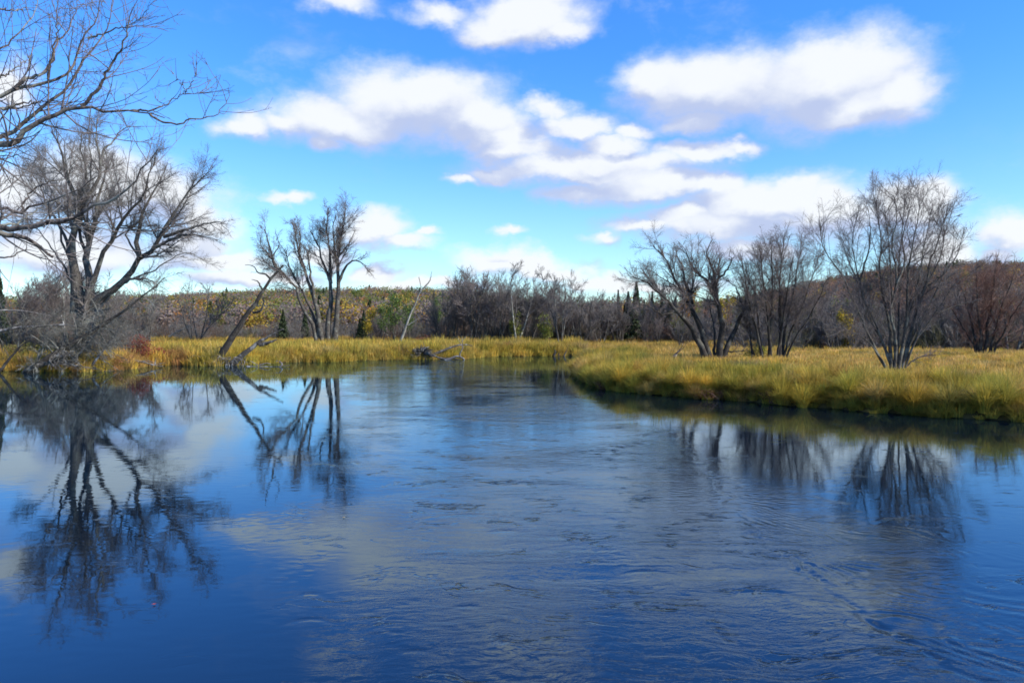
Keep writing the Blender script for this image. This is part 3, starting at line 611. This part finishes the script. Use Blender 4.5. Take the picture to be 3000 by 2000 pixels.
def sticks(name, label, cat, spec, matn='dead', org=None, group=None):
    """driftwood: a list of (points[(px,py)], r0, r1) lying at depth D"""
    D = org[2]; b = P(org[0], org[1], D); e = empty(name, b, label, cat, group)
    L = [limb3(s[0], s[1], s[2], D, s[3] if len(s) > 3 else 0, s[4] if len(s) > 4 else 0, 8, .01) for s in spec]
    main = L[:1]; rest = L[1:]
    mesh('log', [tubes((np.stack([q[0] for q in main]), np.stack([q[1] for q in main])), 8)], M[matn], e, b)
    if rest: mesh('branches', [tubes((np.stack([q[0] for q in rest]), np.stack([q[1] for q in rest])), 6)], M[matn], e, b)
    return e
sticks('root_snag', 'fallen dark root with grey fingers at the left waterline', 'driftwood',
 [([(60,850),(90,838),(125,828),(155,812)], 8, 3)]+[([(150+rng.uniform(-20,20),808+rng.uniform(-6,6)),(140+rng.uniform(-40,60),826),(150+rng.uniform(-60,90),848)], 1.8, .9, rng.uniform(-1,.4)) for _ in range(17)], 'heap', (100, 850, 59))
sticks('driftwood', 'flat driftwood branch lying in the water below the red bushes', 'driftwood',
 [([(300,826),(325,830),(350,836),(374,840)], 3.2, 1.2), ([(355,838),(357,828),(359,820)], 1.5, .8), ([(318,829),(340,828),(358,834)], 2, 1), ([(345,838),(372,833),(380,834)], 1.2, .6)], 'dead', (335, 838, 66.5))
sticks('driftwood', 'low floating driftwood just right of the broken slanted log', 'driftwood',
 [([(566,840),(590,842),(615,841),(640,841),(666,838)], 2.2, 1.1, -1), ([(580,843),(592,838),(575,828)], 1.6, 1, -.6, -.6), ([(642,842),(648,836),(640,827),(634,829)], 2.8, 1.6, -.8, -.8), ([(596,838),(612,833),(622,835)], 2.2, 1.4, 0), ([(640,843),(655,845),(668,849)], 1.4, .7, -1, -1)], 'dead', (600, 842, 69))
sticks('bare_shrub', 'pale arching bare stems at the foot of the leaning dead trunk', 'shrub',
 [([(480,842),(478,830),(486,818),(503,816),(516,824),(524,838)], 1.1, .7)]+[([(q,842),(q+rng.uniform(-12,12),822+rng.uniform(-4,6)),(q+rng.uniform(-32,24),820+rng.uniform(-4,8)),(q+rng.uniform(-45,32),838)], 1.0, .5, rng.uniform(-.8,.8)) for q in rng.uniform(455,560,20)], 'dead', (497, 842, 70))
e = sticks('uprooted_tree', 'upturned grey root mass of a fallen tree at the far waterline', 'dead tree',
 [([(985,818),(1015,805),(1040,795),(1062,790),(1085,793)], 4.5, 2.0, 2), ([(968,800),(990,812),(1012,822),(1030,826)], 4.0, 2, -.6), ([(1012,822),(1035,822),(1058,825)], 3, 2)] +
 [(lambda a, q, z: ([(970+8*math.cos(a)*q, 812-9*math.sin(a)*q), (970+17*math.cos(a+.2)*q, 812-14*math.sin(a+.2)*q), (970+26*math.cos(a)*q, 814-22*math.sin(a)*q)], 2.2, .8, z, z*.4))(rng.uniform(-.3, 3.5), rng.uniform(.45, 1.1), rng.uniform(-1.2, .6)) for _ in range(95)] +
 [([(945,815),(938,806),(932,802)], 1.2, .6), ([(975,812),(970,798),(968,790)], 1.3, .6, -1), ([(980,815),(975,795),(971,782)], .9, .5, -.4), ([(985,822),(975,818),(982,828)], 1.4, 1, -1)], 'heap', (985, 824, 84))
def lump(name, c, rad, m, e):
    n, k = 14, 10; th = np.linspace(0, 2*math.pi, n+1)[:-1]; ph = np.linspace(.05, math.pi-.05, k); A_, B_ = np.meshgrid(th, ph)
    d = np.stack([np.cos(A_)*np.sin(B_), np.sin(A_)*np.sin(B_), np.cos(B_)], -1); q = 1+.18*rng.normal(size=A_.shape); V = (c+d*rad*q[..., None]).reshape(-1, 3)
    i = np.arange(n*(k-1)); r_ = i//n; c_ = i % n; F = np.stack([r_*n+c_, r_*n+(c_+1) % n, (r_+1)*n+(c_+1) % n, (r_+1)*n+c_], -1)
    return mesh(name, [(V, F)], m, e, np.array(e.location))
lump('soil', P(965, 818, 84.3), np.array([.95, .6, .55]), M['ground'], e)
sticks('driftwood', 'grey arched driftwood beside the upturned roots', 'driftwood',
 [([(1022,828),(1038,821),(1052,817),(1065,822),(1068,828)], 4, 3), ([(1056,818),(1057,808),(1063,798),(1060,770)], 2.4, .7), ([(1063,798),(1056,785),(1050,770)], 1.2, .5), ([(1060,785),(1072,770),(1085,765)], 1, .5)], 'dead', (1045, 827, 83.4))
sticks('stump', 'small dark stump with a leaning stick at the far end of the river', 'stump',
 [([(1272,816),(1275,808),(1274,802)], 4, 3), ([(1295,818),(1300,806),(1306,792)], 2.2, 1), ([(1283,816),(1284,809)], 3, 2)], 'bark_dark', (1280, 815, 93))
e = sticks('rotten_stump', 'broken rotten stump, white and rust brown, standing in the right meadow', 'stump',
 [([(1544,838),(1549,820),(1558,806),(1565,798)], 6, 2.5), ([(1538,832),(1547,816),(1556,808)], 4, 1.5), ([(1560,806),(1568,790),(1566,775)], 1.2, .5), ([(1558,808),(1572,795),(1580,770)], 1, .5)], 'rot', (1545, 838, 60))
sticks('fallen_log', 'bleached fallen trunk slanting out of the grass below the left wood', 'log',
 [([(388,772),(410,760),(432,748),(442,742)], 2.6, 1.2), ([(430,749),(450,738),(472,726)], 1.2, .6)], 'bark_pale', (390, 772, 112))
sticks('white_branch', 'small bleached forked branch lying before the far wood', 'branch',
 [([(882,764),(893,770),(904,775)], 1.6, 1), ([(896,772),(892,760)], 1.1, .6), ([(900,774),(910,770)], 1, .6)], 'bark_pale', (893, 775, 118))

# ------------------------------------------------------------------ red shrubs
def leaf_cloud(n, ctr, rad, size, col, cv=.25, shell=.0):
    d = nrm(rng.normal(size=(n, 3))); r = rng.uniform(shell, 1, (n, 1))**(1/2.2); c = ctr+d*r*rad
    # clumps, so that gaps show
    k = max(4, n//60); cen = ctr+nrm(rng.normal(size=(k, 3)))*rng.uniform(.35, .95, (k, 1))*rad; pick = rng.integers(0, k, n)
    c = np.where(rng.uniform(0, 1, (n, 1)) < .75, cen[pick]+rng.normal(0, .22, (n, 3))*rad, c)
    return leaf_quads(c, size, col, cv)
def leaf_quads(c, size, col, cv=.25, up=None):
    n = len(c); a = nrm(rng.normal(size=(n, 3))); b = nrm(np.cross(a, rng.normal(size=(n, 3)))); s = size*rng.uniform(.6, 1.3, (n, 1)); a = a*s; b = b*s*.7
    V = np.stack([c-a, c+b, c+a, c-b], 1).reshape(-1, 3); F = np.arange(4*n).reshape(-1, 4)
    C = np.repeat(np.asarray(col)*rng.uniform(1-cv, 1+cv, (n, 1))*rng.uniform(.92, 1.08, (n, 3)), 4, 0); return V, F, C
def shrub(name, label, px, py, D, w, h, col, n=900, size=.05, mt='leaf'):
    b = P(px, py, D); b[2] = gz1(b[0], b[1]); e = empty(name, b, label, 'shrub')
    st = 16; base = np.tile(b, (st, 1))+rng.normal(0, .12, (st, 3))*[w, w, 0]; tip = base+rng.normal(0, .42, (st, 3))*[w, w, .1]+[0, 0, h*.8]
    A = (np.stack([base, (base+tip)/2+rng.normal(0, .05, (st, 3)), tip], 1), np.tile([.02, .014, .008], (st, 1)))
    k = kids(A, 5, .2, 1, 35, 12, .4, .2, .6, .6, .006, 3, .1, .05); mesh('stems', [tubes(A, 4), tubes(k, 3)], M['twig_red'], e, b)
    mesh('foliage', [leaf_cloud(n, b+[0, 0, h*.55], np.array([w, w*.7, h*.5]), size, col)], M[mt], e, b, smooth=False); return e
shrub('red_shrub', 'dark red bush on the bank right of the grey brush', 322, 818, 69.5, 1.15, 2.4, (.20, .045, .03), 1500, .06)
shrub('red_shrub', 'low wide crimson bush hanging at the waterline', 352, 830, 71.5, 1.3, 1.15, (.22, .04, .03), 1300, .05)
shrub('red_shrub', 'small rust red bush right of the low crimson bush', 388, 828, 72.5, .9, 1.0, (.24, .09, .04), 700, .05)
shrub('red_shrub', 'little orange red bush on the far bank right of the grey arched driftwood', 1168, 808, 95, 1.0, 1.3, (.30, .10, .06), 700, .06)
shrub('red_shrub', 'spreading dark red bush on the bank just left of the leaning dead trunk', 440, 824, 73, 1.3, 1.1, (.20, .06, .035), 1000, .05)
shrub('red_shrub', 'tall brown red bush behind the dark red bush beside the grey brush', 296, 800, 74, 1.0, 2.0, (.19, .075, .045), 1000, .06)
shrub('brown_shrub', 'rust brown bush in the reeds above the upturned roots', 1092-24, 792, 98, 1.6, 1.5, (.20, .09, .05), 900, .07)
shrub('brown_shrub', 'dark brown bush left of the upturned roots behind the reeds', 972, 780, 102, 1.5, 1.6, (.17, .07, .04), 900, .07)
shrub('green_shrub', 'low yellow green leafy bush between the right meadow trees', 1735, 812, 64, 1.1, 1.5, (.19, .20, .03), 800, .06)
shrub('yellow_shrub', 'yellow bush glowing inside the edge of the spruces', 1404, 770, 112, .9, 1.8, (.34, .27, .04), 400, .08)
shrub('brown_shrub', 'dark russet bush in the bank hollow left of the spreading tree reflection', 1392, 886, 43.5, .7, .8, (.15, .06, .03), 800, .035)
shrub('brown_shrub', 'russet bush at the waterline below the spreading tree', 1640, 912, 37.3, .75, .75, (.16, .075, .035), 900, .03)
shrub('brown_shrub', 'dark reddish bush at the waterline below the stem cluster', 1775, 925, 35, .7, .7, (.12, .05, .03), 900, .03)
shrub('brown_shrub', 'small brown weed bush standing at the waterline below the tall fan tree', 2085, 945, 32, .7, .8, (.16, .07, .03), 900, .03)
shrub('olive_shrub', 'dark olive bush low on the right bank near the frame edge', 2215, 956, 30.5, .8, .7, (.10, .10, .03), 900, .03)
shrub('olive_shrub', 'olive leafy bush low on the bank at the left frame edge', 60, 815, 66, 2.6, 1.6, (.17, .15, .04), 1500, .07)
shrub('orange_shrub', 'orange brown leafy bush at the water below the grey brush', 255, 838, 63.5, 2.4, .9, (.27, .13, .05), 1300, .05)

# ------------------------------------------------------------------ hill with its autumn wood
SKY = np.array([(-900,700),(-300,692),(0,690),(200,688),(480,674),(600,668),(760,668),(1000,664),(1100,674),(1180,684),(1280,702),(1400,706),(1560,700),(1680,690),(1760,672),(1900,644),(2050,618),(2200,607),(2352,606),(2600,600),(3400,640)], float)
def hill_h(x, y):
    px = x/np.maximum(y, 1)*FD+HX; top = CH+(HY-np.interp(px, SKY[:, 0], SKY[:, 1]))/FD*600-11
    return np.where(y <= 600, top*sst(215, 600, y), top+.0*y)*1.0+.6*wob(x, y, 30, 2)+.9
hv, hf = grid(np.arange(-640, 900, 14.), np.arange(190, 760, 12.), lambda X, Y: hill_h(X, Y)-np.where(Y > 700, (Y-700)*.3, 0)-np.where(Y < 215, (215-Y)*.1, 0))
tag(mesh('hill', [(hv, hf)], M['ground']), 'low forested hills behind the meadow', kind='structure')
def conifer_pts(n, h, r, droop=.25):
    t = rng.uniform(.06, 1, n)**.75; a = rng.uniform(0, 6.283, n); lay = t; rr = r*(1-lay)*rng.uniform(.15, 1, n)**.5*(.8+.2*np.sin(a*3+lay*40))
    return np.stack([np.cos(a)*rr, np.sin(a)*rr, h*(1-(1-lay)*.93)-rr*droop], 1)
def far_wood():
    V, F, C, n0 = [], [], [], 0
    N = 6200; y = rng.uniform(225, 640, N); x = rng.uniform(-.72, .72, N)*y+rng.normal(0, 3, N)
    px = x/y*FD+HX; right = px > 1650; z = hill_h(x, y)
    kinds = rng.uniform(0, 1, N)*.75+.125+.26*wob(x, y, 9, 3); big = rng.uniform(.8, 1.25, N)
    for i in range(N):
        k = kinds[i]; s = big[i]
        if right[i]:
            con = .06; gre = .13; ora = .22; yel = .25; base = np.array([[.23, .15, .115], [.27, .155, .09], [.19, .14, .12]][i % 3])
        else:
            con = .06; gre = .30; ora = .40; yel = .48; base = np.array([[.23, .18, .155], [.27, .20, .16], [.20, .16, .135]][i % 3])
        if k < con:
            h = 10.5*s; p = conifer_pts(110, h, 2.6*s); col = (.075, .095, .04); sz = .7
        else:
            h = (9.5 if k > gre else 10)*s; col = (.17, .18, .04) if k < gre else (.36, .17, .06) if k < ora else (.42, .29, .05) if k < yel else base
            nn = 150; d = nrm(rng.normal(size=(nn, 3)))*rng.uniform(.2, 1, (nn, 1))**.6; p = d*[3.5*s, 3.5*s, h*.42]+[0, 0, h*.6]; sz = .42
        v, f, c = leaf_quads(p+[x[i], y[i], z[i]], sz, np.asarray(col)*rng.uniform(.88, 1.12), .10); V.append(v); F.append(f+n0); C.append(c); n0 += len(v)
        if k > yel:   # grey trunks
            pass
    return [(np.concatenate(V), np.concatenate(F), np.concatenate(C))]
tag(mesh('hill_forest', far_wood(), M['wood_far'], smooth=False), 'autumn forest of rust, orange, olive and bare grey crowns covering the hills', kind='stuff')

# ------------------------------------------------------------------ prototypes of the wood behind the meadow
def proto_bare(name, h, stems, spread, bark, twig, dens=1.0, rmin=.022, t0=.25, r=.0105, a1=32, up=.08):
    e = empty(name, (0, 0, 0), 'x', 'tree'); base = np.zeros((stems, 3)); base[:, :2] = rng.normal(0, .12*stems**.5, (stems, 2)); base[:, 2] = -.3
    K = 9; d = nrm(np.concatenate([rng.normal(0, spread, (stems, 2)), np.ones((stems, 1))], 1)); O = np.empty((stems, K, 3)); O[:, 0] = base; L = h*rng.uniform(.72, .95, stems)
    for k in range(1, K): d = nrm(d+rng.normal(0, .07, (stems, 3))+[0, 0, .03]); O[:, k] = O[:, k-1]+d*(L/(K-1))[:, None]
    A = (O, (h*r*rng.uniform(.7, 1.2, stems))[:, None]*np.linspace(1, .2, K)[None]); mesh('trunk', [tubes(A, 6)], M[bark], e)
    k1 = kids(A, 2.4*dens*(2.2/(stems+1.2)), t0, 1, a1, 12, .38, .9, h*.33, .5, rmin*1.4, 6, .1, up); k2 = kids(k1, 3.6*dens, .12, 1, 35, 12, .45, .6, 1.8, .6, rmin, 4, .12, up); k3 = kids(k2, 4.2*dens, .1, 1, 35, 12, .5, .35, .8, .7, rmin*.8, 3, .1, .04)
    mesh('crown', [tubes(k1, 4), tubes(k2, 3), tubes(k3, 3)], M[twig], e); return e
def proto_conifer(name, h, r, col, n, bark='bark_dark'):
    e = empty(name, (0, 0, 0), 'x', 'tree'); A = (np.array([[[0, 0, -.3], [0, 0, h*.5], [0, 0, h]]]), np.array([[.16, .1, .02]])*h/12); mesh('trunk', [tubes(A, 6)], M[bark], e)
    mesh('crown', [leaf_quads(conifer_pts(n, h, r), .24, col, .35)], M['needle'], e, smooth=False); return e
def proto_leafy(name, h, w, col, n, bark='bark'):
    e = empty(name, (0, 0, 0), 'x', 'tree'); st = 3; d = nrm(np.concatenate([rng.normal(0, .15, (st, 2)), np.ones((st, 1))], 1)); t = np.linspace(0, h*.85, 7)
    A = (d[:, None]*t[None, :, None]+rng.normal(0, .08, (st, 7, 3)), np.tile(np.linspace(h*.011, h*.003, 7), (st, 1))); mesh('trunk', [tubes(A, 6)], M[bark], e)
    k1 = kids(A, 1.4, .3, 1, 42, 12, .3, .8, w*1.1, .5, .03, 5, .1, .06); mesh('limbs', [tubes(k1, 4)], M[bark], e)
    pts = k1[0][:, 1:].reshape(-1, 3); c = pts[rng.integers(0, len(pts), n)]+rng.normal(0, .38, (n, 3)); mesh('crown', [leaf_quads(c, .17, col, .35)], M['leaf'], e, smooth=False); return e
PB = {'a': proto_bare('bare_tree', 13, 1, .08, 'bark', 'twig_purple', 1.3), 'b': proto_bare('bare_tree', 12, 3, .2, 'bark', 'twig_purple', 1.25),
 'c': proto_bare('bare_tree', 10, 5, .3, 'bark', 'twig', 1.25), 'd': proto_bare('bare_tree', 12, 2, .14, 'bark_pale', 'twig', 1.2), 'e': proto_bare('bare_tree', 11, 4, .25, 'bark', 'twig', 1.3, a1=26),
 'f': proto_bare('bare_tree', 9, 3, .2, 'bark', 'twig_red', 1.2), 's': proto_conifer('spruce_tree', 13, 1.9, (.035, .055, .028), 2600), 't': proto_conifer('spruce_tree', 12, 2.7, (.05, .068, .032), 2800),
 'p': proto_leafy('pine_tree', 13, 3.0, (.09, .14, .03), 1500), 'o': proto_leafy('orange_tree', 12, 3.2, (.36, .19, .04), 2200), 'y': proto_leafy('yellow_tree', 10, 2.4, (.46, .33, .04), 1500), 'g': proto_leafy('green_tree', 9, 2.2, (.17, .18, .035), 1300)}
HT = {'a': 13, 'b': 12, 'c': 10, 'd': 12, 'e': 11, 'f': 9, 's': 13, 't': 12, 'p': 13, 'o': 12, 'y': 10, 'g': 9}
used = set()
def put(k, px, top, D, label, group=None, wid=1.0):
    e = PB[k]
    if k in used: e = copy_tree(e)
    used.add(k); x = (px-HX)/FD*D; z = gz1(x, D) if D < 200 else float(hill_h(np.array([x]), np.array([D]))[0])
    hgt = CH+(HY-top)/FD*D-z; s = hgt/HT[k]/.97
    e.location = (x, D, z-.1); e.scale = (s*wid, s*wid, s); e.rotation_euler = (0, 0, rng.uniform(0, 6.28)); e['label'] = label
    if group: e['group'] = group
    return e
# trees that stand out one by one
put('c', 450, 612, 112, 'bare tree with a narrow fanned crown behind the bleached fallen trunk')
put('b', 1046, 612, 108, 'first tall bare tree right of the pale dead trunk', None, .8)
put('b', 1088, 584, 106, 'highest bare crown of the row across the river bend', None, .95)
put('a', 1138, 602, 108, 'bare tree just right of the highest crown of the row', None, 1.1)
put('d', 1182, 612, 104, 'bare tree on a cluster of pale stems at the middle of the row', None, 1.2)
put('a', 1222, 616, 107, 'bare tree leaning apart right of the pale stems', None, 1.2)
put('e', 1290, 616, 100, 'bare tree standing alone behind the leaning stick at the river end', None, .9)
put('b', 1362, 650, 112, 'bare tree left of the spruces', None, .8)
put('s', 1420, 668, 116, 'small dark spruce alone left of the other spruces', None, .8)
put('t', 1462, 650, 116, 'tall dark spruce spire at the head of the spruce group')
put('t', 1443, 672, 115, 'bushy dark spruce below the tall spire', None, 1.1)
for q, tp in ((1520, 668), (1552, 684), (1498, 672), (1590, 700), (1705, 690), (1620, 706), (1480, 690), (1535, 700), (1572, 712), (1434, 700), (1380, 690)): put('st'[int(q) % 2], q, tp, rng.uniform(113, 122), 'dark narrow spruce behind the spreading tree', 'spruces behind the spreading tree', .9)
put('p', 1004, 668, 122, 'dark green pine behind the bare row right of the pale dead trunk', None, .8); put('p', 940, 690, 118, 'low spreading pine just behind the pale dead trunk', None, 1.1)
put('o', 1562, 656, 118, 'large orange tree behind the spreading tree')
put('y', 1662, 676, 118, 'golden tree seen through the limbs of the spreading tree', None, 1.2)
put('p', 905, 664, 116, 'green pine left of the pale dead trunk', None, 1.0)
put('y', 848, 704, 114, 'slender yellow green tree in the far wood', None, .8)
put('p', 878, 690, 114, 'lower green pine beside the yellow green tree')
put('t', 826, 732, 118, 'dark little spruce at the meadow edge left of centre', None, 1.2)
put('y', 795, 688, 300, 'bright yellow tree on the far slope between the clump and the pines', None, 1.3)
put('y', 858, 668, 420, 'golden tree crown on the skyline of the low hill', None, 1.2)
put('p', 735, 655, 420, 'lone pine rising above the skyline behind the trunk clump'); put('p', 813, 660, 420, 'second skyline pine right of the trunk clump')
put('o', 455, 684, 300, 'orange tree on the slope above the bleached fallen trunk', None, .5)
put('g', 1925, 690, 95, 'yellow green tree left of the tall fan tree', None, 1.1); put('y', 1940, 712, 90, 'small golden tree left of the tall fan tree', None, .7)
put('g', 1190, 700, 116, 'yellow leaved sapling behind the pale stems', None, .7)
put('t', -6, 600, 74, 'grey green spruce cut by the left edge of the picture', None, .75)
put('a', 88, 560, 78, 'thin bare tree left of the largest maple', None, .9); put('d', 140, 600, 80, 'pale stemmed tree close behind the largest maple'); put('a', 40, 600, 84, 'thin bare tree beside the left edge spruce')
put('b', 255, 640, 90, 'bare tree behind the low right limb of the largest maple', None, 1.1); put('e', 330, 650, 95, 'bushy bare tree right behind the leaning dead conifer', None, 1.2)
put('c', 20, 660, 70, 'many stemmed bare bush tree at the left frame edge', None, 1.2)
put('f', 2330, 600, 84, 'reddish bare tree at the right frame edge', None, 1.2); put('b', 2225, 560, 92, 'tall thin bare tree right of the fan tree', None, .8)
for q, tp in ((1030, 640), (1062, 606), (1104, 600), (1120, 622), (1152, 618), (1168, 640), (1205, 622), (1236, 630), (1262, 650), (1312, 634), (1335, 655), (1380, 662), (1015, 662), (1350, 640), (1402, 668), (1428, 660), (1482, 668), (1512, 676)):
    put('cebec'[int(q) % 5], q, tp, rng.uniform(104, 114), 'tall leafless tree of the row across the river bend', 'tall row across the river bend', rng.uniform(.75, 1.0))
for q, tp in ((1180, 716), (1250, 722), (1560, 716), (1700, 712), (1790, 700), (1850, 706), (2010, 700), (2310, 716)):
    put('g', q, tp, rng.uniform(100, 118), 'sparse yellow green sapling among the bare trees of the wood', 'yellow green saplings in the wood', rng.uniform(.8, 1.2))
for q, tp in ((650, 712), (700, 716), (835, 712), (1870, 690), (1905, 696), (1990, 710)):
    put('t', q, tp, 122 if q < 1000 else 104, 'small dark evergreen among the bare trees of the wood', 'small evergreens in the wood', rng.uniform(.9, 1.3))
for q, tp in ((1560, 690), (1610, 684), (1690, 676), (1730, 668), (1790, 664), (1842, 660), (1880, 652), (1930, 662), (1990, 646), (2150, 640), (2215, 628), (2290, 620), (2345, 612), (2180, 652), (2385, 620)):
    put('ebca'[int(q) % 4], q, tp, rng.uniform(88, 112), 'tall leafless tree standing in the right hand wood below the hill', 'tall trees of the right hand wood', rng.uniform(.85, 1.1))
# the wood at the back of the meadow
lab = {'l': ('bare grey tree in the wood at the back of the left meadow', 'trees of the left wood'), 'm': ('bare grey tree in the wood behind the river bend', 'trees of the middle wood'),
       'r': ('bare brown grey tree in the wood at the back of the right meadow', 'trees of the right wood'), 'e': ('thin bare tree behind the grey brush of the left bank', 'trees behind the grey brush')}
for i in range(40): put('cebc'[i % 4], rng.uniform(270, 1000), rng.uniform(702, 738), rng.uniform(118, 165), *lab['l'], rng.uniform(.8, 1.2))
for i in range(22): put('bdaec'[i % 5], rng.uniform(1000, 1350), rng.uniform(625, 715), rng.uniform(108, 140), *lab['m'], rng.uniform(.8, 1.2))
for i in range(40): put('cebdf'[i % 5], rng.uniform(1340, 1760), rng.uniform(665, 720), rng.uniform(112, 140), *lab['m'], rng.uniform(.8, 1.2))
for i in range(56): put('cefba'[i % 5], rng.uniform(1740, 2440), rng.uniform(650, 715), rng.uniform(90, 135), *lab['r'], rng.uniform(.8, 1.3))
for i in range(26): put('aecbd'[i % 5], rng.uniform(-60, 330), rng.uniform(610, 700), rng.uniform(78, 115), *lab['e'], rng.uniform(.8, 1.2))
for i in range(10): put('tgsy'[i % 4], rng.uniform(1760, 2400), rng.uniform(690, 720), rng.uniform(105, 140), 'small evergreen or yellowing tree in the right wood', 'leafy trees of the right wood', .9)

# ------------------------------------------------------------------ thicket under the wood: leafless brush nobody could count
def brush_proto(seed):
    n = 16; b = rng.normal(0, .5, (n, 3))*[1, 1, 0]; d = nrm(rng.normal(0, .38, (n, 3))*[1, 1, 0]+[0, 0, 1]); K = 5; O = np.empty((n, K, 3)); O[:, 0] = b
    for k in range(1, K): d = nrm(d+rng.normal(0, .12, (n, 3))); O[:, k] = O[:, k-1]+d*.85
    A = (O, np.tile(np.linspace(.035, .014, K), (n, 1))); k1 = kids(A, 3.0, .15, 1, 38, 12, .35, .5, 1.3, .6, .018, 4, .12, .04); k2 = kids(k1, 2.4, .1, 1, 38, 12, .5, .3, .7, .7, .014, 3, .1, .02)
    ps = [tubes(A, 3), tubes(k1, 3), tubes(k2, 3)]; V = np.concatenate([p[0] for p in ps]); F = []; o = 0
    for p in ps: F.append(p[1]+o); o += len(p[0])
    return V, np.concatenate(F), np.repeat(rng.uniform(0, 1, len(V)//3+1), 3)[:len(V)]
BP = [brush_proto(k) for k in range(4)]
pts = []
for (a, b_, d0, d1, n) in [(260, 1010, 118, 150, 120), (1000, 1500, 110, 130, 110), (1500, 1800, 108, 126, 70), (1780, 2460, 88, 112, 150), (-80, 300, 70, 92, 60)]:
    q = rng.uniform(a, b_, n); D = rng.uniform(d0, d1, n); pts.append(np.stack([(q-HX)/FD*D, D], 1))
pts = np.concatenate(pts); n = len(pts); bc = np.array([[.23, .215, .20], [.24, .205, .19], [.20, .19, .16], [.27, .255, .235], [.19, .18, .10], [.24, .16, .12]])[rng.integers(0, 6, n)]*rng.uniform(.8, 1.2, (n, 1))  # tone spread paints lit and shaded clumps; olive and rust are stem colours
tag(mesh('thicket', spread_tufts(pts, rng.uniform(.8, 1.35, n)*np.where(pts[:, 0] < -12, .72, 1), BP, bc, .3), M['wood_far']), 'grey leafless undergrowth filling the foot of the woods', kind='stuff')
# wood floor litter ends the meadow; a few small maple leaves drift on the water
def leaf_float(px, py, col):
    D = CH*FD/(py-HY); a = np.linspace(0, 2*math.pi, 11)[:-1]; r = np.where(np.arange(10) % 2 == 0, .026, .011)*rng.uniform(.85, 1.15, 10)
    V = [((px-HX)/FD*D+r[i]*math.cos(a[i]), D+r[i]*math.sin(a[i]), .016+(.006 if i % 2 == 0 else 0)) for i in range(10)]+[((px-HX)/FD*D, D, .012)]
    V2 = V+[(x_, y_, z_-.003) for x_, y_, z_ in V]; F = [[10, i, (i+1) % 10, 10+0] for i in range(10)]
    me = bpy.data.meshes.new('fallen_leaf'); fs = [(10, i, (i+1) % 10) for i in range(10)]+[(21, 11+(i+1) % 10, 11+i) for i in range(10)]+[(i, 11+i, 11+(i+1) % 10, (i+1) % 10) for i in range(10)]
    me.from_pydata(V2, [], fs); me.update(); at = me.color_attributes.new('Col', 'FLOAT_COLOR', 'POINT'); at.data.foreach_set('color', np.tile([*col, 1.0], len(V2)).astype(np.float32)); return link('fallen_leaf', me, M['leaf'])
for (px, py, col, lb) in [(790,1188,(.5,.4,.2),'tan leaf floating on the grey cloud reflection'),(354,1388,(.40,.07,.04),'tiny red leaf on the dark blue water at lower left')]:
    tag(leaf_float(px, py, col), lb, 'leaf')
